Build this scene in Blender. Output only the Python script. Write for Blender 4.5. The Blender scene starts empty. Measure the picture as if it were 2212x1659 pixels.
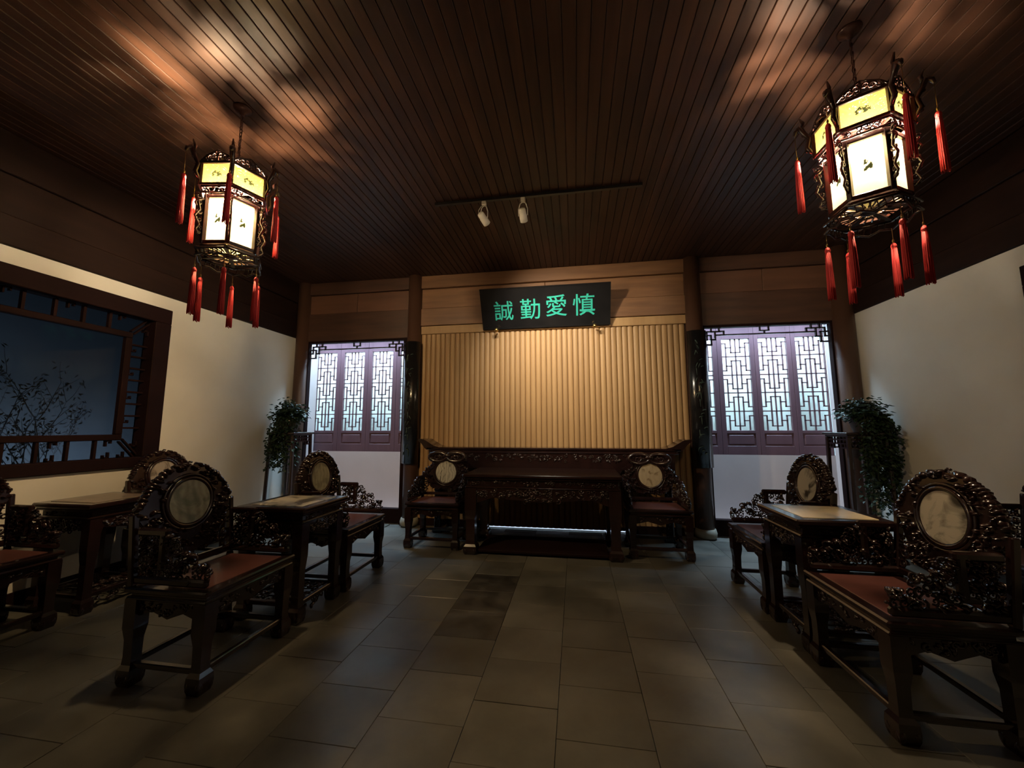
import bpy, math, random
from mathutils import Vector, Matrix
R_ = math.radians
SC = bpy.context.scene
COL = SC.collection

# ------------------------------------------------------------ camera
cam_d = bpy.data.cameras.new('camera'); cam = bpy.data.objects.new('camera', cam_d); COL.objects.link(cam)
cam_d.sensor_width = 36.0; cam_d.lens = 833.0 / 2212.0 * 36.0
cam_d.clip_start = 0.05
def camera_axes():
    F, CX, CY = 833.0, 1106.0, 829.5
    y = Vector(((1243 - CX) / F, -(925 - CY) / F, 1)).normalized()      # room depth axis seen by the lens
    x = -Vector(((-4046 - CX) / F, -(932 - CY) / F, 1))
    x = (x - y * x.dot(y)).normalized()
    z = x.cross(y)
    if z.y < 0: z = -z
    return x, y, z
ax, ay, az = camera_axes()
right = Vector((ax.x, ay.x, az.x)); up = Vector((ax.y, ay.y, az.y)); fwd = Vector((ax.z, ay.z, az.z))
cam.matrix_world = Matrix(((right.x, up.x, -fwd.x, 0), (right.y, up.y, -fwd.y, 0), (right.z, up.z, -fwd.z, 1.35), (0, 0, 0, 1)))
SC.camera = cam

# ------------------------------------------------------------ world, exposure
w = bpy.data.worlds.new('world'); SC.world = w; w.use_nodes = True
w.node_tree.nodes['Background'].inputs[0].default_value = (0.02, 0.025, 0.035, 1)
w.node_tree.nodes['Background'].inputs[1].default_value = 0.05
vs = SC.view_settings
SC.display_settings.display_device = 'sRGB'
vs.view_transform = 'Standard'; vs.look = 'None'; vs.gamma = 1; vs.use_curve_mapping = False
vs.exposure = 0.0

def area_light(name, loc, target, sx, sy, power, color, spread=180):
    d = bpy.data.lights.new(name, 'AREA'); d.shape = 'RECTANGLE'; d.size = sx; d.size_y = sy
    d.energy = power; d.color = color; d.spread = math.radians(spread)
    o = bpy.data.objects.new(name, d); COL.objects.link(o); o.location = loc
    dr = Vector(target) - Vector(loc)
    o.rotation_euler = dr.to_track_quat('-Z', 'Y').to_euler()
    return o
COOL = (0.50, 0.75, 1.0)
# strip lights hidden above the head of each doorway, in the narrow passage behind
area_light('passage_strip_left', (-3.45, 5.62, 2.98), (-3.45, 5.66, 0), 1.60, 0.10, 46, COOL, 100)
area_light('passage_strip_right', (2.50, 5.62, 2.98), (2.50, 5.66, 0), 1.60, 0.10, 46, COOL, 100)
area_light('gap_fill_light', (-0.40, 5.62, 2.98), (-0.40, 5.66, 0), 3.2, 0.10, 60, COOL, 95)  # added lamp, only brightens the floor gap under the centre screen
# lights in the planted light boxes behind the lattices
area_light('light_box_left', (-3.3, 6.15, 3.05), (-3.3, 6.42, 1.5), 1.9, 0.25, 100, (0.62, 0.86, 1.0))
area_light('light_box_right', (2.45, 6.15, 3.05), (2.45, 6.42, 1.5), 1.9, 0.25, 100, (0.62, 0.86, 1.0))
# ground light of the garden light box outside the left window
area_light('garden_ground_light', (-4.95, 2.3, 0.62), (-5.6, 2.3, 1.1), 3.2, 0.12, 50, (0.74, 0.83, 1.0))

LAMP_L, LAMP_R = 9300.0, 5800.0        # filament strength of the two lantern bulbs
SPOT_W = 200.0

# ------------------------------------------------------------ mesh builder
class MB:
    def __init__(s): s.v = []; s.f = []; s.sm = []
    def add(s, vs_, fs, smooth=False):
        n = len(s.v); s.v += [tuple(p) for p in vs_]
        for f in fs: s.f.append(tuple(i + n for i in f)); s.sm.append(smooth)
    def box(s, c, d, M=None, b=0.0):
        cx, cy, cz = c; hx, hy, hz = d[0] / 2, d[1] / 2, d[2] / 2
        b = min(b, hx * .9, hy * .9, hz * .9)
        P = []
        if b <= 0:
            for sx in (-1, 1):
                for sy in (-1, 1):
                    for sz in (-1, 1): P.append(Vector((sx * hx, sy * hy, sz * hz)))
            F = [(0, 1, 3, 2), (4, 6, 7, 5), (0, 4, 5, 1), (2, 3, 7, 6), (0, 2, 6, 4), (1, 5, 7, 3)]
        else:
            idx = {}
            for sx in (-1, 1):
                for sy in (-1, 1):
                    for sz in (-1, 1):
                        for a in range(3):
                            h = [hx - b, hy - b, hz - b]; h[a] += b
                            idx[(sx, sy, sz, a)] = len(P); P.append(Vector((sx * h[0], sy * h[1], sz * h[2])))
            F = []
            for a in range(3):
                o = [i for i in range(3) if i != a]
                for sg in (-1, 1):
                    q = []
                    for (p1, p2) in ((-1, -1), (1, -1), (1, 1), (-1, 1)):
                        t = [0, 0, 0]; t[a] = sg; t[o[0]] = p1; t[o[1]] = p2; q.append(idx[(t[0], t[1], t[2], a)])
                    F.append(tuple(q))
            for a in range(3):
                o = [i for i in range(3) if i != a]
                for p1 in (-1, 1):
                    for p2 in (-1, 1):
                        t1 = [0, 0, 0]; t2 = [0, 0, 0]
                        t1[a] = -1; t2[a] = 1; t1[o[0]] = t2[o[0]] = p1; t1[o[1]] = t2[o[1]] = p2
                        F.append((idx[(*t1, o[0])], idx[(*t2, o[0])], idx[(*t2, o[1])], idx[(*t1, o[1])]))
            for sx in (-1, 1):
                for sy in (-1, 1):
                    for sz in (-1, 1): F.append(tuple(idx[(sx, sy, sz, a)] for a in range(3)))
        if M is not None: P = [M @ p for p in P]
        c = Vector(c)
        s.add([p + c for p in P], F)
    def span(s, x0, x1, y0, y1, z0, z1, b=0.0):
        s.box(((x0 + x1) / 2, (y0 + y1) / 2, (z0 + z1) / 2), (abs(x1 - x0), abs(y1 - y0), abs(z1 - z0)), None, b)
    def bar(s, p0, p1, wd, th, upv=(0, 0, 1), b=0.0):        # rectangular bar between two points
        p0 = Vector(p0); p1 = Vector(p1); d = p1 - p0; L = d.length; d.normalize()
        u = Vector(upv); u = (u - d * u.dot(d))
        if u.length < 1e-5: u = Vector((1, 0, 0)) - d * d.x
        u.normalize(); sd = d.cross(u)
        M = Matrix((d, sd, u)).transposed()
        s.box((p0 + p1) / 2, (L, wd, th), M, b)
    def tube(s, pts, rad, n=6, cap=True, sq=(1, 1)):
        pts = [Vector(p) for p in pts]; m = len(pts)
        if not isinstance(rad, (list, tuple)): rad = [rad] * m
        V = []; F = []; ref = None
        for i, p in enumerate(pts):
            d = pts[min(i + 1, m - 1)] - pts[max(i - 1, 0)]
            if d.length < 1e-9: d = Vector((0, 0, 1))
            d.normalize()
            if ref is None:
                ref = Vector((0, 0, 1)) if abs(d.z) < .9 else Vector((1, 0, 0))
            a = ref - d * ref.dot(d)
            if a.length < 1e-6: a = Vector((0, 1, 0)) - d * d.y
            a.normalize(); ref = a; bb = d.cross(a)
            for k in range(n):
                t = 2 * math.pi * k / n
                V.append(p + (a * math.cos(t) * sq[0] + bb * math.sin(t) * sq[1]) * rad[i])
        for i in range(m - 1):
            for k in range(n):
                F.append((i * n + k, i * n + (k + 1) % n, (i + 1) * n + (k + 1) % n, (i + 1) * n + k))
        if cap: F.append(tuple(range(n))[::-1]); F.append(tuple((m - 1) * n + k for k in range(n)))
        s.add(V, F, True)
    def lathe(s, c, prof, n=20, ang0=0.0, smooth=True, M=None):
        V = []; F = []; c = Vector(c); m = len(prof)
        for (r, z) in prof:
            for k in range(n):
                t = ang0 + 2 * math.pi * k / n
                p = Vector((r * math.cos(t), r * math.sin(t), z))
                if M is not None: p = M @ p
                V.append(c + p)
        for i in range(m - 1):
            for k in range(n):
                F.append((i * n + k, i * n + (k + 1) % n, (i + 1) * n + (k + 1) % n, (i + 1) * n + k))
        if prof[0][0] > 1e-4: F.append(tuple(range(n))[::-1])
        if prof[-1][0] > 1e-4: F.append(tuple((m - 1) * n + k for k in range(n)))
        s.add(V, F, smooth)
    def ell(s, c, r, M=None, n=7, m=4):
        prof = [(math.sin(math.pi * i / m), -math.cos(math.pi * i / m)) for i in range(m + 1)]
        V = []; F = []; c = Vector(c)
        for (a, z) in prof:
            for k in range(n):
                t = 2 * math.pi * k / n
                p = Vector((a * math.cos(t) * r[0], a * math.sin(t) * r[1], z * r[2]))
                if M is not None: p = M @ p
                V.append(c + p)
        for i in range(m):
            for k in range(n):
                q = (i * n + k, i * n + (k + 1) % n, (i + 1) * n + (k + 1) % n, (i + 1) * n + k)
                F.append(q)
        s.add(V, F, True)
    def prism(s, outline, M, w0, w1, smooth=False):           # outline in (u,v), M(u,v,w) -> point
        n = len(outline)
        V = [M(u, v, w0) for u, v in outline] + [M(u, v, w1) for u, v in outline]
        F = [tuple(range(n)), tuple(range(2 * n - 1, n - 1, -1))]
        for i in range(n): F.append((i, i + n, (i + 1) % n + n, (i + 1) % n))
        s.add(V, F, smooth)
    def mesh(s, name):
        me = bpy.data.meshes.new(name); me.from_pydata(s.v, [], s.f)
        me.polygons.foreach_set('use_smooth', s.sm); me.update()
        import bmesh
        bm = bmesh.new(); bm.from_mesh(me); bmesh.ops.recalc_face_normals(bm, faces=bm.faces); bm.to_mesh(me); bm.free()
        return me
    def build(s, name, m, parent=None, loc=None):
        me = s.mesh(name); me.materials.append(m)
        return link(name, me, parent, loc)
def link(name, me, parent=None, loc=None):
    o = bpy.data.objects.new(name, me); COL.objects.link(o)
    if parent is not None: o.parent = parent
    if loc is not None: o.location = loc
    return o
def empty(name, loc=(0, 0, 0), rz=0.0):
    o = bpy.data.objects.new(name, None); COL.objects.link(o); o.location = loc; o.rotation_euler = (0, 0, rz)
    o.empty_display_size = 0.1
    return o
def tag(o, label, cat, group=None):
    o['label'] = label; o['category'] = cat
    if group: o['group'] = group
    return o
def stuff(o): o['kind'] = 'stuff'; return o
def struct(o): o['kind'] = 'structure'; return o
def copy_tree(o, parent=None):
    c = o.copy(); COL.objects.link(c)
    if parent is not None: c.parent = parent
    for ch in list(o.children): copy_tree(ch, c)
    return c

# ------------------------------------------------------------ materials
def newmat(name):
    m = bpy.data.materials.new(name); m.use_nodes = True
    nt = m.node_tree; return m, nt, nt.nodes, nt.links, nt.nodes['Principled BSDF']
def N(nodes, t, **kw):
    n = nodes.new(t)
    for k, v in kw.items():
        if k in n.inputs: n.inputs[k].default_value = v
        else: setattr(n, k, v)
    return n
def plain(name, c1, c2=None, rough=0.5, scale=6.0, stretch=(1, 1, 1), bump=0.0, metal=0.0, coat=0.0, rnd=0.0, detail=5.0, spec=0.5, obj=True):
    m, nt, ns, L, bs = newmat(name)
    tc = ns.new('ShaderNodeTexCoord'); mp = N(ns, 'ShaderNodeMapping'); mp.inputs['Scale'].default_value = stretch
    L.new(tc.outputs['Object'], mp.inputs['Vector'])
    nz = N(ns, 'ShaderNodeTexNoise', Scale=scale, Detail=detail)
    oi = ns.new('ShaderNodeObjectInfo')
    addv = N(ns, 'ShaderNodeVectorMath', operation='ADD')
    mulv = N(ns, 'ShaderNodeMath', operation='MULTIPLY'); mulv.inputs[1].default_value = 37.0
    L.new(oi.outputs['Random'], mulv.inputs[0]); L.new(mp.outputs[0], addv.inputs[0]); L.new(mulv.outputs[0], addv.inputs[1])
    L.new(addv.outputs[0], nz.inputs['Vector'])
    rp = ns.new('ShaderNodeValToRGB'); c2 = c2 or tuple(x * .7 for x in c1)
    rp.color_ramp.elements[0].position = .3; rp.color_ramp.elements[1].position = .7
    rp.color_ramp.elements[0].color = (*c2, 1); rp.color_ramp.elements[1].color = (*c1, 1)
    L.new(nz.outputs['Fac'], rp.inputs[0])
    col = rp.outputs[0]
    if rnd:
        mm = N(ns, 'ShaderNodeMath', operation='MULTIPLY_ADD'); mm.inputs[1].default_value = 2 * rnd; mm.inputs[2].default_value = 1 - rnd
        L.new(oi.outputs['Random'], mm.inputs[0])
        mx = N(ns, 'ShaderNodeVectorMath', operation='SCALE'); L.new(col, mx.inputs[0]); L.new(mm.outputs[0], mx.inputs['Scale']); col = mx.outputs[0]
    L.new(col, bs.inputs['Base Color'])
    bs.inputs['Roughness'].default_value = rough; bs.inputs['Metallic'].default_value = metal
    bs.inputs['Coat Weight'].default_value = coat; bs.inputs['Coat Roughness'].default_value = .09
    bs.inputs['Specular IOR Level'].default_value = spec
    if bump:
        bp = N(ns, 'ShaderNodeBump', Strength=bump, Distance=.01); L.new(nz.outputs['Fac'], bp.inputs['Height']); L.new(bp.outputs[0], bs.inputs['Normal'])
    return m
def stain(m, scale, lo):
    nt = m.node_tree; ns, L = nt.nodes, nt.links; bs = ns['Principled BSDF']; src = bs.inputs['Base Color'].links[0].from_socket
    g = ns.new('ShaderNodeNewGeometry'); nz = N(ns, 'ShaderNodeTexNoise', Scale=scale, Detail=6.0, Roughness=.62); L.new(g.outputs['Position'], nz.inputs['Vector'])
    mr = N(ns, 'ShaderNodeMapRange'); mr.inputs[1].default_value = .36; mr.inputs[2].default_value = .62; mr.inputs[3].default_value = lo; mr.inputs[4].default_value = 1.15
    L.new(nz.outputs['Fac'], mr.inputs[0]); sc = N(ns, 'ShaderNodeVectorMath', operation='SCALE'); L.new(src, sc.inputs[0]); L.new(mr.outputs[0], sc.inputs['Scale']); L.new(sc.outputs[0], bs.inputs['Base Color'])
    r2 = N(ns, 'ShaderNodeMapRange'); r2.inputs[1].default_value = .3; r2.inputs[2].default_value = .7; r2.inputs[3].default_value = .30; r2.inputs[4].default_value = .52
    L.new(nz.outputs['Fac'], r2.inputs[0]); L.new(r2.outputs[0], bs.inputs['Roughness'])
def marble(name, base, dark, thr, scale, off, vein=0.0):
    m, nt, ns, L, bs = newmat(name)
    tc = ns.new('ShaderNodeTexCoord'); mp = N(ns, 'ShaderNodeMapping'); mp.inputs['Location'].default_value = off
    L.new(tc.outputs['Object'], mp.inputs['Vector'])
    nz = N(ns, 'ShaderNodeTexNoise', Scale=scale, Detail=6.0, Distortion=1.2)
    L.new(mp.outputs[0], nz.inputs['Vector'])
    rp = ns.new('ShaderNodeValToRGB'); e = rp.color_ramp.elements
    e[0].position = thr; e[0].color = (*base, 1); e[1].position = thr + .12; e[1].color = (*dark, 1)
    L.new(nz.outputs['Fac'], rp.inputs[0]); col = rp.outputs[0]
    if vein:
        wv = N(ns, 'ShaderNodeTexWave', Scale=scale * .8, Distortion=9.0, Detail=3.0); L.new(mp.outputs[0], wv.inputs['Vector'])
        mx = N(ns, 'ShaderNodeMix', data_type='RGBA', blend_type='MULTIPLY'); mx.inputs['Factor'].default_value = vein
        L.new(col, mx.inputs[6]); L.new(wv.outputs['Color'], mx.inputs[7]); col = mx.outputs[2]
    L.new(col, bs.inputs['Base Color']); bs.inputs['Roughness'].default_value = .28
    return m
M = {}
M['rosewood'] = plain('rosewood', (.021, .0082, .0074), (.010, .0043, .0042), .24, 9, (1, 1, .25), .05, coat=.55)
M['rosewood_red'] = plain('rosewood_red', (.155, .058, .052), (.09, .034, .030), .34, 9, (1, .3, 1), .04, coat=.3)
M['lacquer_black'] = plain('lacquer_black', (.012, .011, .012), (.007, .007, .008), .22, 4, coat=.4)
M['plaster'] = plain('plaster', (.66, .63, .56), (.60, .57, .50), .9, 2.2, bump=.05)
M['plaster_white'] = plain('plaster_white', (.58, .49, .47), (.53, .45, .43), .9, 2.2)
M['ceiling_wood'] = plain('ceiling_wood', (.066, .0285, .0155), (.033, .0145, .0082), .5, 5, (2.5, .18, 1), .12, spec=.25, rnd=.16, detail=7)
M['beam_wood'] = plain('beam_wood', (.235, .115, .050), (.14, .064, .028), .5, 5, (.25, 1, 2.5), .1, rnd=.10)
M['beam_dark'] = plain('beam_dark', (.085, .038, .022), (.05, .023, .014), .5, 5, (.3, .3, 2.5), .1, rnd=.12)
M['frieze_wood'] = plain('frieze_wood', (.019, .0085, .006), (.012, .0055, .004), .65, 5, (.3, .3, 2.5), .1, spec=.12, rnd=.12)
M['column_wood'] = plain('column_wood', (.085, .040, .024), (.055, .027, .017), .42, 4, (1, 1, .15), .08)
M['board_wood'] = plain('board_wood', (.14, .062, .034), (.09, .040, .023), .5, 4, (.25, 1, 2.5), .08)
M['slat_wood'] = plain('slat_wood', (.37, .225, .098), (.30, .172, .070), .55, 6, (2, 1, .12), .1, rnd=.07)
M['dark_red_wood'] = plain('dark_red_wood', (.014, .0048, .0045), (.009, .0034, .0033), .72, 6, (.3, .3, 1), .05, spec=.10)
M['lattice_wood'] = plain('lattice_wood', (.135, .068, .082), (.10, .050, .062), .5, 6, (1, 1, .2), .05)
M['fret_wood'] = plain('fret_wood', (.020, .009, .009), (.012, .006, .006), .4, 6)
M['stone'] = plain('stone', (.30, .28, .22), (.20, .19, .15), .7, 9, bump=.2)
M['tile'] = plain('tile', (.122, .116, .096), (.084, .082, .070), .38, 3.2, bump=.06, rnd=.11, detail=8)
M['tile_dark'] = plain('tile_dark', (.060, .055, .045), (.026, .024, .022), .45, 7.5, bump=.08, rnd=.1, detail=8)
M['grout'] = plain('grout', (.085, .081, .067), (.06, .057, .048), .8, 12)
stain(M['tile'], 1.7, .62); stain(M['tile_dark'], 6, .5)
M['brass'] = plain('brass', (.55, .38, .15), (.4, .27, .1), .3, 10, metal=1.0)
M['white_metal'] = plain('white_metal', (.72, .66, .55), (.66, .60, .5), .4, 10)
M['black_metal'] = plain('black_metal', (.012, .010, .010), (.008, .007, .007), .45, 10)
M['bronze'] = plain('bronze', (.06, .022, .015), (.035, .013, .009), .3, 12, metal=.4)
M['jade_paint'] = plain('jade_paint', (.028, .40, .31), (.022, .34, .27), .45, 8)
M['dull_jade'] = plain('dull_jade', (.045, .075, .060), (.03, .05, .04), .5, 30)
M['lantern_wood'] = plain('lantern_wood', (.030, .009, .006), (.015, .005, .004), .32, 14, coat=.3)
M['tassel_red'] = plain('tassel_red', (.68, .040, .045), (.46, .024, .028), .7, 60, (3, 3, .1), .3)
M['cord_red'] = plain('cord_red', (.20, .02, .015), (.14, .012, .01), .7, 30)
M['leaf'] = plain('leaf', (.024, .056, .019), (.010, .027, .010), .5, 14, rnd=.2)
M['stem'] = plain('stem', (.05, .05, .025), (.03, .03, .016), .8, 14)
M['pot'] = plain('pot', (.06, .045, .04), (.04, .03, .03), .35, 10)
M['soil'] = plain('soil', (.03, .022, .016), (.02, .014, .01), .95, 20)
M['bark'] = plain('bark', (.030, .032, .036), (.02, .021, .024), .8, 14)
M['backdrop'] = plain('backdrop', (.62, .66, .68), (.56, .60, .62), .95, 1.2)
M['backdrop_grey'] = plain('backdrop_grey', (.09, .105, .12), (.07, .085, .10), .95, 1.2)
M['hedge'] = plain('hedge', (.20, .20, .155), (.11, .115, .09), .7, 8, rnd=.2)
M['marble_green'] = marble('marble_green', (.36, .37, .29), (.20, .23, .18), .48, 7, (3, 1, 2), .25)
M['marble_mist'] = marble('marble_mist', (.46, .43, .36), (.035, .032, .028), .47, 5, (1.3, 5.2, 2.1))
M['marble_mist_b'] = marble('marble_mist_b', (.44, .42, .37), (.04, .038, .034), .47, 6, (7.7, 2.2, 4.4))
M['marble_pale'] = marble('marble_pale', (.40, .38, .27), (.28, .27, .19), .46, 9, (2, 9, 5), .2)
M['marble_sketch'] = marble('marble_sketch', (.50, .48, .40), (.07, .062, .05), .54, 11, (4, 4, 8), .35)
M['marble_tan'] = marble('marble_tan', (.36, .29, .19), (.16, .11, .06), .52, 9, (9, 1, 3), .1)
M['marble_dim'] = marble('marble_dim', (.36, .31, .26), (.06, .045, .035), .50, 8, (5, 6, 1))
M['marble_top'] = marble('marble_top', (.62, .52, .33), (.50, .41, .25), .5, 5, (1, 2, 3))
M['marble_top_b'] = marble('marble_top_b', (.60, .55, .42), (.13, .115, .09), .47, 6, (3, 8, 3))
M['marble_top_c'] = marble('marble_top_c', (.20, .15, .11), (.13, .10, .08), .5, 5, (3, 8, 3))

def glass_mat(name, tint, gloss):
    m, nt, ns, L, bs = newmat(name); ns.remove(bs)
    t = ns.new('ShaderNodeBsdfTransparent'); t.inputs[0].default_value = (*tint, 1)
    g = N(ns, 'ShaderNodeBsdfGlossy', Roughness=.03); g.inputs[0].default_value = (1, 1, 1, 1)
    fr = N(ns, 'ShaderNodeFresnel', IOR=1.45); mx = ns.new('ShaderNodeMixShader')
    ml = N(ns, 'ShaderNodeMath', operation='MULTIPLY'); ml.inputs[1].default_value = gloss
    L.new(fr.outputs[0], ml.inputs[0]); L.new(ml.outputs[0], mx.inputs[0]); L.new(t.outputs[0], mx.inputs[1]); L.new(g.outputs[0], mx.inputs[2])
    L.new(mx.outputs[0], ns['Material Output'].inputs[0]); return m
M['glass'] = glass_mat('glass', (.55, .60, .63), .10)
def frosted(name, col, clear):
    m, nt, ns, L, bs = newmat(name); ns.remove(bs)
    a = ns.new('ShaderNodeBsdfTranslucent'); a.inputs[0].default_value = (*col, 1); t = ns.new('ShaderNodeBsdfTransparent')
    mx = N(ns, 'ShaderNodeMixShader', Fac=clear); L.new(a.outputs[0], mx.inputs[1]); L.new(t.outputs[0], mx.inputs[2]); L.new(mx.outputs[0], ns['Material Output'].inputs[0]); return m
M['glass_frosted'] = frosted('glass_frosted', (.80, .83, .80), .55)

def lantern_glass(name, col, lum, clear, motif_scale, mx_rad, off):
    """painted silk panel: scatters the bulb's light through, lets a share straight through, ink motif in the middle"""
    m, nt, ns, L, bs = newmat(name); ns.remove(bs)
    tc = ns.new('ShaderNodeTexCoord')
    mp = N(ns, 'ShaderNodeMapping'); mp.inputs['Scale'].default_value = (1 / mx_rad[0], 1.0, 1 / mx_rad[1]); L.new(tc.outputs['Object'], mp.inputs['Vector'])
    sep = ns.new('ShaderNodeSeparateXYZ'); L.new(mp.outputs[0], sep.inputs[0])
    cmb = ns.new('ShaderNodeCombineXYZ'); L.new(sep.outputs[0], cmb.inputs[0]); L.new(sep.outputs[2], cmb.inputs[1])
    ln = N(ns, 'ShaderNodeVectorMath', operation='LENGTH'); L.new(cmb.outputs[0], ln.inputs[0])
    rad = N(ns, 'ShaderNodeMapRange'); rad.inputs[1].default_value = .35; rad.inputs[2].default_value = 1.0; rad.inputs[3].default_value = .105; rad.inputs[4].default_value = -.3
    L.new(ln.outputs['Value'], rad.inputs[0])
    nz = N(ns, 'ShaderNodeTexNoise', Scale=motif_scale, Detail=3.0)
    mp2 = N(ns, 'ShaderNodeMapping'); mp2.inputs['Location'].default_value = off; L.new(tc.outputs['Object'], mp2.inputs['Vector']); L.new(mp2.outputs[0], nz.inputs['Vector'])
    ad = N(ns, 'ShaderNodeMath', operation='ADD'); L.new(nz.outputs['Fac'], ad.inputs[0]); L.new(rad.outputs[0], ad.inputs[1])
    th = N(ns, 'ShaderNodeMapRange'); th.inputs[1].default_value = .565; th.inputs[2].default_value = .61; L.new(ad.outputs[0], th.inputs[0])
    mixc = N(ns, 'ShaderNodeMix', data_type='RGBA'); L.new(th.outputs[0], mixc.inputs['Factor'])
    mixc.inputs[6].default_value = (*[c * lum for c in col], 1); mixc.inputs[7].default_value = (.0009, .0011, .0004, 1)
    tr = ns.new('ShaderNodeBsdfTranslucent'); L.new(mixc.outputs[2], tr.inputs[0])
    tp = ns.new('ShaderNodeBsdfTransparent'); tp.inputs[0].default_value = (1, .90, .74, 1)
    cl = N(ns, 'ShaderNodeMath', operation='MULTIPLY_ADD'); cl.inputs[1].default_value = -clear; cl.inputs[2].default_value = clear; L.new(th.outputs[0], cl.inputs[0])
    mx = ns.new('ShaderNodeMixShader'); L.new(cl.outputs[0], mx.inputs[0]); L.new(tr.outputs[0], mx.inputs[1]); L.new(tp.outputs[0], mx.inputs[2])
    L.new(mx.outputs[0], ns['Material Output'].inputs[0]); return m
M['lantern_lower'] = lantern_glass('lantern_lower', (1, .88, .50), .16, .30, 55, (.045, .08), (2, 0, 1))
M['lantern_lower_r'] = lantern_glass('lantern_lower_r', (1, .88, .50), .10, .105, 55, (.045, .08), (2, 0, 1))
M['lantern_upper'] = lantern_glass('lantern_upper', (1, .80, .22), .012, .03, 60, (.07, .045), (5, 3, 1))
M['lantern_upper_r'] = lantern_glass('lantern_upper_r', (1, .80, .22), .015, .03, 60, (.07, .045), (5, 3, 1))
M['lantern_glow_l'] = lantern_glass('lantern_glow_l', (1, .82, .30), .10, .34, 1.0, (.0001, .0001), (0, 0, 0))
M['lantern_glow_r'] = lantern_glass('lantern_glow_r', (1, .82, .30), .10, .92, 1.0, (.0001, .0001), (0, 0, 0))
def emit(name, col, s):
    m, nt, ns, L, bs = newmat(name); ns.remove(bs); e = N(ns, 'ShaderNodeEmission', Strength=s); e.inputs[0].default_value = (*col, 1)
    L.new(e.outputs[0], ns['Material Output'].inputs[0]); return m
M['bulb_l'] = emit('bulb_l', (1.0, .76, .47), LAMP_L); M['bulb_r'] = emit('bulb_r', (1.0, .80, .57), LAMP_R)
M['lens'] = emit('lens', (1.0, .86, .62), 1.2)

# ------------------------------------------------------------ dimensions
XL, XR, YB, YF, ZC = -4.27, 3.42, 5.32, -1.6, 3.62
ZW = 2.745            # top of the white plaster on the side walls
rng = random.Random(5)

# ------------------------------------------------------------ floor
fl = MB(); fl.span(XL - .1, XR + .1, YF - .1, 5.80, -.12, -.012)
floor = struct(fl.build('floor', M['grout']))
TX, TY = .42, .365
tm = MB(); tm.span(-TX / 2 + .0011, TX / 2 - .0011, -TY / 2 + .0011, TY / 2 - .0011, -.014, 0, .0014)
tile_me = tm.mesh('tile'); tile_me.materials.append(M['tile'])
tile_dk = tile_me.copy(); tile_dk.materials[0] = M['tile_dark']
x0 = -.11 + TX / 2; rest = MB()
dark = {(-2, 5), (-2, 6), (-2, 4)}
darkish = {(-5, 6), (1, 4), (3, 7)}
nt_ = 0
for i in range(-11, 10):
    cx = x0 + i * TX
    if cx - TX / 2 < XL - .3 or cx + TX / 2 > XR + .35: continue
    st = (.18 if i % 2 else 0.0) if i != -2 else 0.0
    for j in range(-7, 14):
        cy = 1.13 + TY * j + st + TY / 2
        if cy > 5.3: continue
        ddx = rng.uniform(-.0008, .0008)
        if cy < 1.35 or (cx < -3.9 and cy < 2.2) or (cx > 2.9 and cy < 2.2) or abs(cx) > 3.4 and cy > 5.3:
            rest.span(cx - TX / 2 + .0025, cx + TX / 2 - .0025, cy - TY / 2 + .0025, cy + TY / 2 - .0025, -.014, 0)
            continue
        o = link('tile', tile_dk if (i, j) in dark else tile_me, floor, (cx, cy, rng.uniform(-.0012, .0006))); nt_ += 1
ro = rest.build('tiling', M['tile'], floor); ro['kind'] = 'stuff'

# ------------------------------------------------------------ ceiling of narrow planks
cb = MB(); cb.span(XL - .1, XR + .1, YF - .1, YB + .3, ZC + .012, ZC + .10)
ceil_ = struct(cb.build('ceiling', M['beam_dark']))
PW = .0815
pm = MB(); pm.span(-PW / 2 + .002, PW / 2 - .002, YF, YB + .02, 0, .016, .004)
plank_me = pm.mesh('plank'); plank_me.materials.append(M['ceiling_wood'])
for k in range(int((XR - XL) / PW)):
    link('plank', plank_me, ceil_, (XL + PW * (k + .5), 0, ZC + rng.uniform(0, .0015)))

# ------------------------------------------------------------ side walls
def side_wall(name, X, sgn, win_y0, win_y1, win_z0, win_z1):
    b = MB(); t = .16; xa, xb = (X - t, X) if sgn < 0 else (X, X + t)
    b.span(xa, xb, YF, win_y0, 0, ZW); b.span(xa, xb, win_y1, YB + .16, 0, ZW)
    b.span(xa, xb, win_y0, win_y1, 0, win_z0); b.span(xa, xb, win_y0, win_y1, win_z1, ZW)
    wl = struct(b.build(name, M['plaster']))
    # wooden frieze boards above the plaster
    zs = [(ZW, 2.98, .035), (2.98, 3.30, .015), (3.30, ZC, .035)]
    for (za, zb, d) in zs:
        f = MB(); ii = X - sgn * (d - .01)
        f.span(min(ii, X + sgn * .05), max(ii, X + sgn * .05), YF, YB + .1, za + .003, zb, .006)
        f.build('frieze_board', M['frieze_wood'], wl)
    return wl
WZ0, WZ1 = .976, 2.606
wall_left = side_wall('wall_left', XL, -1, .25, 3.39, WZ0, WZ1)
wall_right = side_wall('wall_right', XR, 1, .25, 3.44, WZ0, 2.58)
b = MB(); b.span(XL - .16, XR + .16, YF - .16, YF, 0, ZC + .1)
struct(b.build('wall_front', M['beam_dark']))
for nm, X, s in (('baseboard_left', XL, -1), ('baseboard_right', XR, 1)):
    b = MB(); b.span(min(X, X - s * .015), max(X, X - s * .015), YF, YB - .05, 0, .11, .004); struct(b.build(nm, M['dark_red_wood']))

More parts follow.
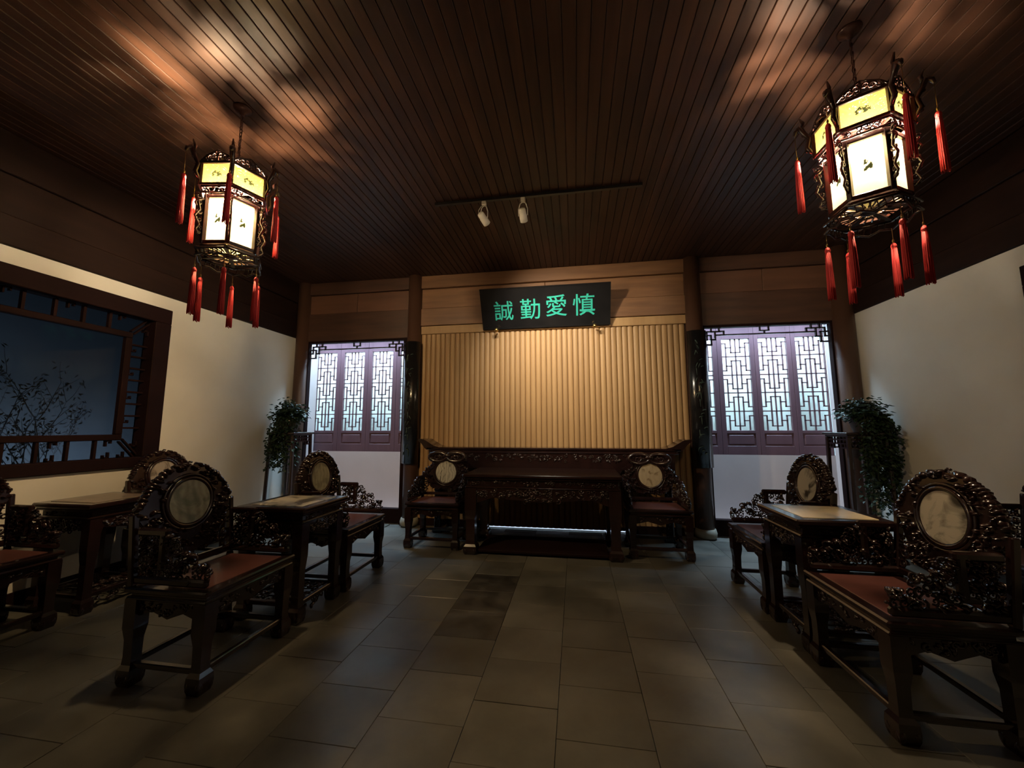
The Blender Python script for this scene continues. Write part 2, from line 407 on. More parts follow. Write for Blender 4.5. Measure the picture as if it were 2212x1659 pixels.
# ------------------------------------------------------------ side windows with a latticed border
def side_window(name, X, sgn, y0, y1, z0, z1, detail=True):
    root = struct(empty(name, (X, (y0 + y1) / 2, z0)))
    ox, oy, oz = X, (y0 + y1) / 2, z0
    def P(d): return -sgn * d        # towards the room
    fw = .155
    def fr(mb, ya, yb, za, zb, d0, d1, bv=.006):
        mb.span(min(P(d0), P(d1)), max(P(d0), P(d1)), ya - oy, yb - oy, za - oz, zb - oz, bv)
    for (ya, yb, za, zb) in ((y0, y1, z1 - fw, z1), (y0, y1, z0, z0 + .10), (y0, y0 + fw, z0 + .10, z1 - fw), (y1 - fw, y1, z0 + .10, z1 - fw)):
        m = MB(); fr(m, ya, yb, za, zb, -.12, .03); 
        o = m.build('frame_rail' if yb - ya > zb - za else 'frame_stile', M['dark_red_wood'], root)
    iy0, iy1, iz0, iz1 = y0 + fw, y1 - fw, z0 + .10, z1 - fw
    g = MB(); fr(g, iy0, iy1, iz0, iz1, -.105, -.100, 0); g.build('pane', M['glass'], root)
    # inner rectangle
    by, bzb, bzt = .20, .22, .21; r = .055
    jy0, jy1, jz0, jz1 = iy0 + by, iy1 - by, iz0 + bzb, iz1 - bzt
    for (ya, yb, za, zb) in ((jy0 - r, jy1 + r, jz1, jz1 + r), (jy0 - r, jy1 + r, jz0 - r, jz0), (jy0 - r, jy0, jz0, jz1), (jy1, jy1 + r, jz0, jz1)):
        m = MB(); fr(m, ya, yb, za, zb, -.085, -.035); m.build('inner_rail' if yb - ya > zb - za else 'inner_stile', M['dark_red_wood'], root)
    if not detail: return root
    th = .022
    def bar_o(nm, ya, yb, za, zb):
        m = MB(); fr(m, ya, yb, za, zb, -.08, -.045, .002); m.build(nm, M['dark_red_wood'], root)
    n = 13
    for k in range(1, n):
        y = jy0 - r + (jy1 - jy0 + 2 * r) * k / n
        bar_o('lattice_bar', y - th / 2, y + th / 2, iz0, jz0 - r); bar_o('lattice_bar', y - th / 2, y + th / 2, jz1 + r, iz1)
    for k in range(1, 9):
        z = jz0 - r + (jz1 - jz0 + 2 * r) * k / 9
        for (a, c) in ((iy0, jy0 - r), (jy1 + r, iy1)): bar_o('lattice_bar', a, c, z - th * .4, z + th * .4)
    for (ya, yb) in ((jy0 - r, iy0), (jy1 + r, iy1)):
        for (za, zb) in ((jz0 - r, iz0), (jz1 + r, iz1)):
            m = MB()
            for off in (-.012, .012):
                m.bar((P(-.06), ya - oy + off, za - oz + off * (1 if (zb > za) == (yb > ya) else -1) * -1), (P(-.06), yb - oy + off, zb - oz + off * (1 if (zb > za) == (yb > ya) else -1) * -1), .013, .03, (1, 0, 0))
            m.build('corner_brace', M['dark_red_wood'], root)
    # little key-fret hooks standing in every second bay
    def hook(y, z, s1, s2):
        m = MB()
        for (a, c, e, f) in ((0, .012, 0, .055), (0, .05, 0, .012), (.038, .05, 0, .03)):
            fr(m, y + s1 * a if s1 > 0 else y - c, y + s1 * c if s1 > 0 else y - a, z + s2 * e if s2 > 0 else z - f, z + s2 * f if s2 > 0 else z - e, -.08, -.05, .001)
        m.build('fret_hook', M['dark_red_wood'], root)
    for k in range(6, n, 2):
        y = jy0 - r + (jy1 - jy0 + 2 * r) * (k + .5) / n
        hook(y - .02, jz0 - r, 1, -1); hook(y + .02, iz0, -1, 1); hook(y - .02, iz1, 1, -1)
    for k in (1, 3, 5, 7):
        z = jz0 - r + (jz1 - jz0 + 2 * r) * (k + .4) / 9
        hook(jy1 + r, z, 1, 1)
    hook(iy1, iz0 + .10, -1, 1); hook(iy1 - .1, iz0 + .0, -1, 1); hook(iy1, iz1 - .10, -1, -1)
    return root
side_window('window_1', XL, -1, .25, 3.39, WZ0, WZ1)
side_window('window_2', XR, 1, .25, 3.44, WZ0, 2.58, False)
# garden light box outside window 1 (backdrop and ground) and a dark one outside window 2
b = MB(); b.span(-5.75, -5.70, -.6, 4.6, .3, 3.1); b.span(-5.75, -4.43, 4.55, 4.6, .3, 3.1); b.span(-5.75, -4.43, -.6, -.55, .3, 3.1); b.span(-5.75, -4.43, -.6, 4.6, 3.05, 3.1)
struct(b.build('wall_garden_left', M['backdrop_grey']))
b = MB(); b.span(-5.75, -4.43, -.6, 4.6, .48, .56); struct(b.build('floor_garden_left', M['stone']))
b = MB(); b.span(4.3, 4.35, -.6, 4.6, .3, 3.1); struct(b.build('wall_garden_right', M['backdrop_grey']))

def bare_shrub(name, loc, seed, h, n):
    r = random.Random(seed); mb = MB(); lf = MB()
    def branch(p, d, L, rad, lvl):
        pts = [p]; q = Vector(p); dd = Vector(d)
        for i in range(5):
            dd = (dd + Vector((r.uniform(-.10, .10), r.uniform(-.16, .16), r.uniform(-.02, .1)))).normalized(); q = q + dd * L / 5; pts.append(q.copy())
        mb.tube(pts, [rad * (1 - .15 * i) for i in range(6)], 5)
        if lvl < 2:
            for k in range(3 + lvl):
                i = r.randint(2, 5); a = r.choice((-1, 1))
                branch(pts[i], (dd + Vector((r.uniform(-.25, .25), a * r.uniform(.4, .9), .2))).normalized(), L * .5, rad * .5, lvl + 1)
        if lvl >= 1:
            for k in range(6):
                p2 = pts[r.randint(2, 5)] + Vector((r.uniform(-.03, .03), r.uniform(-.05, .05), r.uniform(-.04, .04)))
                a = r.uniform(0, 6.28); u = Vector((.3 * math.sin(a), math.cos(a), math.sin(a))) * .022; v_ = Vector((.5, -math.sin(a), math.cos(a))) * .007
                lf.add([p2 - u, p2 + v_, p2 + u, p2 - v_], [(0, 1, 2, 3)])
    for k in range(n): branch(Vector((r.uniform(-.04, .04), r.uniform(-.08, .08), 0)), Vector((r.uniform(-.1, .1), r.uniform(-.45, .45), 1)).normalized(), h * r.uniform(.7, 1), .011, 0)
    root = empty(name, loc); mb.build('stems', M['bark'], root); o = lf.build('leaves', M['bark'], root); o['kind'] = 'stuff'
    return root
for (lab, y, x, s, h, n) in (('bare dark shrub behind the left window glass beside its far latticed edge', 2.85, -4.75, 3, .95, 3),
                           ('spindly straight shrub behind the middle of the left window glass', 2.45, -5.45, 11, .95, 2),
                           ('thin leaning shrub behind the left window glass under its far upper corner', 3.25, -5.42, 23, .9, 3),
                           ('short twiggy shrub low behind the left window glass between two taller ones', 2.25, -5.12, 29, .6, 4),
                           ('forked bare shrub behind the left window glass close to the photo edge', 1.98, -4.75, 17, 1.0, 3)):
    tag(bare_shrub('bare_shrub', (x, y, .56), s, h, n), lab, 'shrub')

# ------------------------------------------------------------ back wall: posts, boards, slatted screen, openings
OPL = (-4.06, -2.50); OPR = (1.70, 3.18); ZT, ZH = .205, 2.66
wb = MB()
wb.span(XL - .1, OPL[0] - .04, YB + .02, YB + .05, 0, ZC); wb.span(OPL[1] + .04, -2.1, YB + .03, YB + .05, 0, .04); wb.span(1.35, OPR[0] - .04, YB + .03, YB + .05, 0, .04); wb.span(OPL[1] + .04, OPR[0] - .04, YB + .03, YB + .05, .026, ZC)
wb.span(OPR[1] + .04, XR + .1, YB + .02, YB + .05, 0, ZC)
wb.span(OPL[0] - .04, OPL[1] + .04, YB + .02, YB + .06, ZH + .05, ZC); wb.span(OPR[0] - .04, OPR[1] + .04, YB + .02, YB + .06, ZH + .05, ZC)
wall_back = struct(wb.build('wall_back', M['beam_dark']))
def board(nm, xa, xb, za, zb, d, mt):
    f = MB(); f.span(xa, xb, YB - d, YB + .04, za, zb, .006); return f.build(nm, mt, wall_back)
for (xa, xb, mt) in ((-2.28, 1.50, M['beam_wood']), (-4.15, -2.42, M['beam_dark']), (1.62, 3.28, M['beam_dark'])):
    board('beam', xa, xb, 3.43, ZC, .04, mt)
    for k in range(2):
        xm = (xa + xb) / 2
        board('board', xa if k == 0 else xm + .002, xm - .002 if k == 0 else xb, 3.125, 3.425, .005, mt if mt != M['beam_dark'] else M['board_wood'])
    if mt == M['beam_wood']:
        board('beam', xa, xb, 2.86, 3.12, .03, mt)
        board('head_rail', xa, xb, 2.735, 2.855, .012, M['slat_wood'])
    else: board('beam', xa, xb, ZH + .03, 3.12, .03, mt)
# ribbed screen
SX0, SX1 = -2.235, 1.465; ns_ = 50; sw = (SX1 - SX0) / ns_
sl = MB(); prof = [(-sw / 2 + .001, .012), (-sw * .40, -.001), (-sw * .2, -.007), (0, -.009), (sw * .2, -.007), (sw * .40, -.001), (sw / 2 - .001, .012)]
sl.prism(prof, lambda u, v, w: Vector((u, v, w)), 0, 2.706)
slat_me = sl.mesh('slat'); slat_me.materials.append(M['slat_wood'])
for k in range(ns_): link('slat', slat_me, wall_back, (SX0 + sw * (k + .5), YB + .018, .028))
for xa, xb in ((SX0, -1.30), (.66, SX1)):
    f = MB(); f.span(xa, xb, YB - .004, YB + .05, 0, .10, .004); f.build('gap_light_stop', M['dark_red_wood'], wall_back)  # boards added to stop the gap light showing beside the middle
# columns
def column(nm, x, r, base=True):
    root = struct(empty(nm, (x, YB - .02, 0)))
    c = MB(); c.lathe((0, 0, 0), [(r * 1.0, .10), (r, 1.2), (r * .96, ZC)], 28); c.build('shaft', M['column_wood'], root)
    s = MB(); s.lathe((0, 0, 0), [(r * 1.10, 0), (r * 1.22, .02), (r * 1.25, .06), (r * 1.12, .11), (r * .9, .115)], 28); s.build('stone_base', M['stone'], root)
    return root
column('trim_1', -2.33, .105); column('trim_2', 1.575, .105); column('trim_3', -4.17, .10); column('trim_4', 3.32, .12)

# doorways: jambs, head, high threshold and hanging fretwork
def doorway(nm, xa, xb, flip=False):
    root = struct(empty(nm, ((xa + xb) / 2, YB, 0))); ox = (xa + xb) / 2; hw = (xb - xa) / 2
    for s in (-1, 1):
        m = MB(); m.span(s * hw, s * (hw + .055), -.02, .055 if (s < 0) == (xa < -2) else .15, 0, ZH + .05, .004); m.build('jamb', M['dark_red_wood'], root)
    m = MB(); m.span(-hw, hw, -.02, .06, ZH, ZH + .05, .004); m.build('head', M['dark_red_wood'], root)
    m = MB(); m.span(-hw, hw, .05, .13, 0, ZT, .006); m.build('threshold', M['dark_red_wood'], root)
    # fretwork
    W = 1270.0; k = 2 * hw / W; q = .00102
    segs = [((40, 45), (245, 45)), ((245, 45), (245, 92)), ((145, 92), (245, 92)), ((95, 0), (95, 45)), ((190, 0), (190, 45)),
            ((40, 45), (40, 150)), ((0, 95), (90, 95)), ((90, 95), (90, 220)), ((0, 220), (90, 220)), ((140, 45), (140, 150)),
            ((0, 150), (40, 150)), ((90, 150), (140, 150))]
    def seg(mb, a, c, mir=False):
        t = .017
        def X(u): return (-hw + u * q) if not mir else (hw - u * q)
        xs = sorted((X(a[0]), X(c[0]))); zs = sorted((ZH - a[1] * q, ZH - c[1] * q))
        mb.span(xs[0] - t / 2, xs[1] + t / 2, .02, .045, zs[0] - t / 2, zs[1] + t / 2)
    for mir in (False, True):
        mb = MB()
        for a, c in segs: seg(mb, a, c, mir)
        mb.build('corner_fret', M['fret_wood'], root)
    mb = MB(); mb.span(-hw + 240 * q, hw - 240 * q, .02, .045, ZH - 92 * q - .0075, ZH - 92 * q + .0075)
    c0 = 0.0
    for u in (-.052, .052): mb.span(u - .0075, u + .0075, .02, .045, ZH - .055, ZH)
    mb.span(-.06, .06, .02, .045, ZH - .062, ZH - .047); mb.span(-.0075, .0075, .02, .045, ZH - .094, ZH - .055)
    mb.build('fret_rail', M['fret_wood'], root)
    return root
doorway('door_1', *OPL); doorway('door_2', *OPR)

# passage behind: white wall, ends, ceiling, lattice windows, planted light boxes
YP = 5.80
b = MB(); b.span(XL - .1, XR + .1, YP, YP + .08, 0, .985); b.span(XL - .1, XR + .1, YP, YP + .08, 2.80, 3.3)
b.span(-2.2, 1.45, YP, YP + .08, .985, 2.80)
struct(b.build('wall_passage', M['plaster_white']))
b = MB(); b.span(XL - .1, XR + .1, YB + .07, YP, -.012, .002); struct(b.build('floor_bounce_strip', M['plaster_white']))  # pale strip added over the floor to bounce light through the gap
b = MB(); b.span(XL - .1, XL + .015, YB + .05, YP, 0, 3.1); struct(b.build('wall_passage_left', M['plaster_white']))
b = MB(); b.span(XR - .03, XR + .1, YB + .05, YP, 0, 3.1); struct(b.build('wall_passage_right', M['plaster_white']))
b = MB(); b.span(XL - .1, XR + .1, YB + .10, YP + .08, 3.02, 3.1); struct(b.build('ceiling_passage', M['plaster_white']))
LZ0, LZ1 = 1.317, 2.605; SZ0 = .985; SZT = 2.80
def lattice_segs():
    """bars of one sash in unit coordinates (u 0..1, v 0..1 from the top); half pattern mirrored"""
    rows = [0, .195, .40, .595, .795, 1.0]; half = []; S = []
    for r in range(5):
        a, c = rows[r], rows[r + 1]; h = c - a
        f = (lambda t, a=a, h=h: a + t * h) if r % 2 == 0 else (lambda t, c=c, h=h: c - t * h)
        half += [((.335, f(0)), (.335, f(.77))), ((.335, f(.77)), (.5, f(.77))), ((0, f(.24)), (.15, f(.24))), ((.15, f(.24)), (.15, f(1))), ((.15, f(.49)), (.335, f(.49)))]
        if r: half.append(((0, a), (.5, a)))
    for (p, q) in half:
        S.append((p, q)); S.append(((1 - p[0], p[1]), (1 - q[0], q[1])))
    S.append(((.5, 0), (.5, 1))); return S
LS = lattice_segs()
def lattice_window(nm, cols, xa, xb):
    root = struct(empty(nm, ((xa + xb) / 2, YP, SZ0))); ox = (xa + xb) / 2
    edges = [xa] + [(cols[i][1] + cols[i + 1][0]) / 2 for i in range(len(cols) - 1)] + [xb]
    def B(mb, x0, x1, z0, z1, y0=0.0, y1=.05, bv=.002): mb.span(x0 - ox, x1 - ox, y0, y1, z0 - SZ0, z1 - SZ0, bv)
    for i, (l, r) in enumerate(cols):
        e0, e1 = edges[i] + .0015, edges[i + 1] - .0015
        m = MB(); B(m, e0, l, SZ0, SZT); B(m, r, e1, SZ0, SZT); B(m, l, r, LZ1, SZT); B(m, l, r, SZ0, LZ0 - .005, .008, .05)
        B(m, l, r, LZ0 - .04, LZ0); B(m, l, r, SZ0, SZ0 + .12)
        sash = m.build('sash', M['lattice_wood'], root)
        p = MB(); B(p, l + .02, r - .02, SZ0 + .14, LZ0 - .06, .0, .02, .008); p.build('sash_panel', M['lattice_wood'], sash)
        lt = MB(); t = .0145; W = r - l; H = LZ1 - LZ0
        for (a, c) in LS:
            x0, x1 = sorted((l + a[0] * W, l + c[0] * W)); z1, z0 = LZ1 - min(a[1], c[1]) * H, LZ1 - max(a[1], c[1]) * H
            lt.span(x0 - t / 2 - ox, x1 + t / 2 - ox, .012, .03, z0 - t / 2 - SZ0, z1 + t / 2 - SZ0)
        lt.build('lattice', M['lattice_wood'], sash)
        g = MB(); B(g, l, r, LZ0, LZ1, .036, .040, 0); g.build('pane', M['glass_frosted'], sash)
    return root
lattice_window('window_3', [(-4.262, -3.908), (-3.767, -3.412), (-3.268, -2.912), (-2.772, -2.416)], XL + .003, -2.25)
lattice_window('window_4', [(1.590, 1.945), (2.075, 2.440), (2.552, 2.910), (3.024, 3.376)], 1.48, XR - .035)
for sd, xa, xb in (('left', XL - .25, -2.05), ('right', 1.3, XR + .25)):
    for nm, (x0_, x1_, y0_, y1_, z0_, z1_) in (('wall_light_box_' + sd, (xa, xb, 6.42, 6.46, .9, 3.2)), ('wall_light_box_' + sd, (xa - .04, xa, YP + .08, 6.46, .9, 3.2)), ('wall_light_box_' + sd, (xb, xb + .04, YP + .08, 6.46, .9, 3.2)),
                          ('ceiling_light_box_' + sd, (xa, xb, YP + .08, 6.46, 3.16, 3.2)), ('floor_light_box_' + sd, (xa, xb, YP + .08, 6.46, .86, .9))):
        b = MB(); b.span(x0_, x1_, y0_, y1_, z0_, z1_); struct(b.build(nm, M['backdrop']))
def hedge(loc, seed, wdt, h, n):
    r = random.Random(seed); lf = MB(); st = MB()
    for k in range(9):
        x = r.uniform(-wdt / 2, wdt / 2) * .8; st.tube([(x, 0, 0), (x + r.uniform(-.05, .05), r.uniform(-.04, .04), h * .5), (x + r.uniform(-.12, .12), r.uniform(-.05, .05), h * .95)], [.008, .006, .003], 4)
    for k in range(n):
        t = r.random() ** .8; p = Vector((r.uniform(-1, 1) * wdt / 2 * (1.05 - .5 * t), r.uniform(-.09, .09), .02 + t * h * (.75 + .25 * math.sin(k))))
        a = r.uniform(0, 6.28); b_ = r.uniform(0, 6.28)
        u = Vector((math.cos(a), .4 * math.sin(b_), math.sin(a))) * .03; v_ = Vector((-math.sin(a) * .8, .6, math.cos(a))) * .014
        lf.add([p - u, p + v_, p + u, p - v_], [(0, 1, 2, 3)])
    root = empty('hedge_shrub', loc); st.build('stems', M['stem'], root); o = lf.build('leaves', M['hedge'], root); o['kind'] = 'stuff'; return root
for (x, s, wd, h, lab) in ((-3.95, 1, .50, .62, 'grey-green shrub low behind the outermost left lattice sash by the wall'), (-3.30, 2, .55, .66, 'grey-green shrub low behind the middle sashes of the left lattice window'),
                           (-2.65, 3, .5, .62, 'grey-green shrub behind the left lattice sash next to the left column'), (1.9, 4, .5, .56, 'grey-green shrub behind the right lattice sash next to the right column'),
                           (2.55, 5, .55, .70, 'grey-green shrub low behind the middle sashes of the right lattice window'), (3.2, 6, .5, 1.15, 'taller grey-green shrub behind the outermost right lattice sash by the wall')):
    tag(hedge((x, 6.09, .9), s, wd, h, 900), lab, 'shrub')

# ------------------------------------------------------------ carving helpers
def spiral(mb, Mp, u, v, w, r, a0, hand, tr, turns=1.15, n=9, seg=5):
    pts = []; rad = []
    for i in range(n):
        t = i / (n - 1); a = a0 + hand * turns * 2 * math.pi * t; rr = r * (1 - .78 * t)
        pts.append(Mp(u + rr * math.cos(a), v + rr * math.sin(a), w + tr * .5 * t)); rad.append(tr * (1.0 - .35 * t))
    mb.tube(pts, rad, seg)
def leafblob(mb, Mp, u, v, w, L, wd, dp, ang):
    du, dv = math.cos(ang), math.sin(ang)
    c = Mp(u, v, w); ex = (Mp(u + du, v + dv, w) - c).normalized(); ey = (Mp(u - dv, v + du, w) - c).normalized(); ez = ex.cross(ey)
    mb.ell(c, (L, wd, dp), Matrix((ex, ey, ez)).transposed(), 6, 4)
def carve(mb, Mp, inside, box, n, seed, s, w, dp):
    r = random.Random(seed); pts = []; tries = 0
    while len(pts) < n and tries < n * 40:
        tries += 1; u = r.uniform(box[0], box[1]); v = r.uniform(box[2], box[3])
        if not inside(u, v): continue
        if any((u - a) ** 2 + (v - b_) ** 2 < (s * .85) ** 2 for a, b_ in pts): continue
        pts.append((u, v))
    for (u, v) in pts:
        k = r.random(); sc = s * r.uniform(.75, 1.2)
        if k < .42: spiral(mb, Mp, u, v, w, sc, r.uniform(0, 6.28), r.choice((-1, 1)), sc * .30)
        elif k < .85:
            a = r.uniform(0, 6.28)
            leafblob(mb, Mp, u, v, w, sc * 1.05, sc * .5, dp, a); leafblob(mb, Mp, u + sc * .5 * math.cos(a + 1), v + sc * .5 * math.sin(a + 1), w, sc * .7, sc * .38, dp * 1.1, a + .8)
        else:
            for q in range(3): mb.ell(Mp(u + sc * .5 * math.cos(q * 2.1), v + sc * .5 * math.sin(q * 2.1), w), (sc * .36,) * 3, None, 6, 4)
def square_leg(mb, x, y, zt, wt, wm, zfoot=.085, wf=.085):
    V = [(wt, zt), (wt, zt * .66), (wt * .93, zt * .62), (wm * 1.12, zt * .57), (wm, zt * .52), (wm * .96, zfoot * 1.7), (wm * 1.05, zfoot * 1.25), (wf * .95, zfoot), (wf, zfoot * .6), (wf * .95, zfoot * .25), (wf * .8, 0)]
    mb.lathe((x, y, 0), [(w_ / 2 * 1.414, z) for w_, z in V], 4, math.pi / 4, False)
    for a in range(4):       # claw lobes of the foot
        t = math.pi / 4 + a * math.pi / 2
        mb.ell((x + wf * .46 * math.cos(t), y + wf * .46 * math.sin(t), zfoot * .42), (wf * .24, wf * .24, zfoot * .42), None, 7, 4)

# ------------------------------------------------------------ armchairs
def make_armchair(disc_mat, kind='guest'):
    root = empty('armchair'); hx, fy, by = .315, .255, -.245; zs = .50
    RW = M['rosewood']
    m = MB(); m.box((0, .005, zs - .014), (hx * 2 + .02, fy - by + .02, .03), None, .008); m.box((0, .005, zs - .038), (hx * 2 - .03, fy - by - .03, .022), None, .003)
    m.box((0, .005, zs - .056), (hx * 2 + .005, fy - by + .005, .018), None, .007)
    seat = m.build('seat', RW, root)
    p = MB(); p.box((0, .02, zs + .0022), (hx * 2 - .11, fy - by - .12, .004), None, .002); p.build('seat_panel', M['rosewood_red'], seat)
    # aprons with carved bellies
    za, zb = zs - .135, zs - .063
    def apron(p0, p1, seed):
        p0 = Vector(p0); p1 = Vector(p1); L = (p1 - p0).length; d = (p1 - p0).normalized(); nrm = Vector((d.y, -d.x, 0))
        def Mp(u, v, w): return p0 + d * u + Vector((0, 0, v)) + nrm * w
        o = [(0, zb), (L, zb), (L, za - .03), (L - .05, za - .012), (L * .72, za + .012), (L * .6, za - .006), (L / 2, za - .022), (L * .4, za - .006), (L * .28, za + .012), (.05, za - .012), (0, za - .03)]
        a = MB(); a.prism(o, Mp, -.012, .010); ap = a.build('apron', RW, root)
        c = MB(); carve(c, Mp, lambda u, v: v > za + .016 or abs(u - L / 2) < L * .1, (.03, L - .03, za - .005, zb - .01), 16, seed, .020, .010, .010)
        stuff(c.build('carving', RW, ap))
    ix, iy0, iy1 = hx - .03, by + .03, fy - .03
    apron((ix, iy1, 0), (-ix, iy1, 0), 1); apron((-ix, iy0, 0), (ix, iy0, 0), 2); apron((-ix, iy1, 0), (-ix, iy0, 0), 3); apron((ix, iy0, 0), (ix, iy1, 0), 4)
    for sx in (-1, 1):
        for y in (fy - .035, by + .035):
            l = MB(); square_leg(l, sx * (hx - .035), y, zs - .06, .074, .056); l.build('leg', RW, root)
    zst = .105
    for (a, c) in (((-ix, iy1), (ix, iy1)), ((-ix, iy0), (ix, iy0)), ((-ix, iy0), (-ix, iy1)), ((ix, iy0), (ix, iy1))):
        l = MB(); l.bar((a[0], a[1], zst), (c[0], c[1], zst), .032, .030, (0, 0, 1), .005); l.build('stretcher', RW, root)
    # back
    tilt = .10
    def Mb(u, v, w): return Vector((u, by + .018 + w - (v - zs) * tilt, v))
    if kind == 'guest':
        dz, dr = .895, .130
        half = [(0, 1.12), (.055, 1.118), (.10, 1.105), (.14, 1.082), (.165, 1.060), (.185, 1.052), (.20, 1.028), (.215, 1.010), (.23, 1.004), (.24, .975), (.258, .958), (.266, .93), (.283, .915), (.288, .885), (.285, .84), (.262, .80), (.245, .74), (.215, .70), (.20, .64), (.16, .60), (0, .585)]
    else:
        dz, dr = .80, .132
        half = [(0, 1.00), (.05, .992), (.10, .972), (.15, .94), (.19, .90), (.215, .86), (.25, .845), (.285, .82), (.285, .76), (.25, .72), (.22, .66), (.16, .60), (0, .585)]
    outline = half + [(-u, v) for u, v in half[-2:0:-1]]
    m = MB(); m.prism(outline, Mb, -.012, .012); back = m.build('back_panel', RW, root)
    def inside(u, v):
        u = abs(u)
        if math.hypot(u, v - dz) < dr + .036: return False
        for i in range(len(half) - 1):
            (u0, v0), (u1, v1) = half[i], half[i + 1]
            if v1 <= v <= v0: return u < u0 + (u1 - u0) * ((v0 - v) / max(v0 - v1, 1e-6)) - .004
        return False
    c = MB(); carve(c, Mb, inside, (-.29, .29, .59, 1.12), 270, 11, .022, 0, .034)
    r = random.Random(4)
    for (u0, v0), (u1, v1) in zip(half[1:14], half[2:15]):          # nibbled silhouette of leaves
        for s in (-1, 1):
            leafblob(c, Mb, s * (u0 + u1) / 2, (v0 + v1) / 2, 0, .026, .015, .030, r.uniform(0, 3.1))
    stuff(c.build('carving', RW, back))
    for (rr, tr, nm) in ((dr + .014, .013, 'disc_ring'), (dr + .036, .009, 'disc_bead')):
        t = MB(); n = 32
        pts = [Mb(rr * math.cos(6.2832 * k / n), dz + rr * math.sin(6.2832 * k / n), .016) for k in range(n + 1)]
        t.tube(pts, tr, 7, False); pts = [Mb(rr * math.cos(6.2832 * k / n), dz + rr * math.sin(6.2832 * k / n), -.016) for k in range(n + 1)]; t.tube(pts, tr, 7, False)
        t.build(nm, RW, back)
    t = MB(); n = 40; t.prism([(dr * math.cos(6.2832 * k / n), dz + dr * math.sin(6.2832 * k / n)) for k in range(n)], Mb, -.023, .023)
    t.build('marble_disc', disc_mat, back)
    for s in (-1, 1):
        p = MB(); p.bar(Mb(s * .302, zs, 0), Mb(s * .302, .875 if kind == 'guest' else .80, 0), .034, .036, (0, 1, 0), .006); p.build('back_post', RW, root)
    p = MB(); p.bar(Mb(-.30, .535, 0), Mb(.30, .535, 0), .03, .036, (0, 0, 1), .006)
    for s in (-1, 1):
        spiral(p, Mb, s * .255, .64, 0, .038, 1.0 * s, s, .011, 1.3, 12); spiral(p, Mb, s * .265, .575, 0, .03, 3.0, -s, .010, 1.2, 10); spiral(p, Mb, s * .27, .72, 0, .026, 4, s, .009, 1.1, 10)
    p.build('back_rail', RW, root)
    if kind != 'guest':                                          # ruyi cloud headrest
        h = MB(); n = 28
        for s in (-1, 1):
            pts = [Mb(s * .115 + .115 * math.cos(6.2832 * k / n), .985 + .055 * math.sin(6.2832 * k / n), .02) for k in range(n + 1)]
            h.tube(pts, .024, 8, False)
            spiral(h, Mb, s * .13, .985, .02, .06, 0 if s > 0 else 3.14, s, .014, 1.3, 12, 6); h.ell(Mb(s * .10, .985, .01), (.07, .02, .035), None, 8, 5)
        h.ell(Mb(0, 1.0, .02), (.06, .03, .035), None, 8, 5)
        h.build('cloud_headrest', RW, root)
    # arms
    for s in (-1, 1):
        def Ma(u, v, w, s=s): return Vector((s * (hx - .022) + w, u, v))
        f = MB(); zr = .785 if kind == 'guest' else .745
        y0, y1 = by + .02, by + .185
        for (a, c_) in (((y0, zr), (y1 + .03, zr)), ((y1, zr), (y1, .60)), ((y0, .535), (fy - .02, .535))):
            f.bar(Ma(a[0], a[1], 0), Ma(c_[0], c_[1], 0), .036, .040, (0, 0, 1) if a[1] == c_[1] else (0, 1, 0), .010)
        f.bar(Ma(y0 + .10, .60, 0), Ma(y1 + .012, .60, 0), .026, .024, (0, 0, 1), .005)
        arm = f.build('arm', RW, root)
        c = MB()
        def ins(u, v): return (y0 + .02 < u < y1 - .02 and .56 < v < zr - .02) or (u >= y1 and v < zr + .012 - (u - y1) / (fy - y1) * (zr - .585) + .012 * math.sin(u * 60))
        carve(c, Ma, ins, (y0 + .01, fy - .01, .540, zr + .02), 95, 21 + s, .0205, 0, .022)
        stuff(c.build('carving', RW, arm))
    return root

def place(o, x, y, rz, label, group=None, cat='chair', z=0):
    o.location = (x, y, z); o.rotation_euler = (0, 0, R_(rz)); tag(o, label, cat, group); return o
def set_disc(o, mt):
    for ch in o.children:
        if ch.name.startswith('back_panel'):
            for g in ch.children:
                if g.name.startswith('marble_disc'): g.data = g.data.copy(); g.data.materials[0] = mt
    return o
G1 = 'guest armchairs with marble discs'
proto = make_armchair(M['marble_green'])
spots = [(-2.165, 2.147, -90, 'carved rosewood armchair, pale green marble disc, nearest of the left row', M['marble_green']),
         (-2.165, 3.42, -90, 'carved rosewood armchair with plain olive marble disc beyond the left tea table', M['marble_pale']),
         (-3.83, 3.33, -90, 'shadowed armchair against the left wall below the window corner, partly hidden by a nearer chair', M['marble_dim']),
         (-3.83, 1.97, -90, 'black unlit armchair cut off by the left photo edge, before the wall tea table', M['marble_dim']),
         (1.605, 2.375, 90, 'big carved armchair at lower right, red seat, disc with dark ink-like mountains', M['marble_mist']),
         (1.605, 3.56, 90, 'carved armchair beyond the right tea table, oval-looking disc with dark misty hills', M['marble_mist_b']),
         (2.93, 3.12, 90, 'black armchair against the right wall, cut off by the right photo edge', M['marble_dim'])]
for i, (x, y, rz, lab, mt) in enumerate(spots):
    o = proto if i == 0 else copy_tree(proto)
    set_disc(o, mt); place(o, x, y, rz, lab, G1)
host = make_armchair(M['marble_sketch'], 'host')
host2 = copy_tree(host); set_disc(host2, M['marble_tan'])
G2 = 'host armchairs beside the long table'
place(host, -1.635, 4.56, 180, 'dark armchair with cloud headrest left of the centre table, white disc with black sketch', G2)
place(host2, .855, 4.58, 180, 'dark armchair with cloud headrest right of the centre table, tan disc', G2)

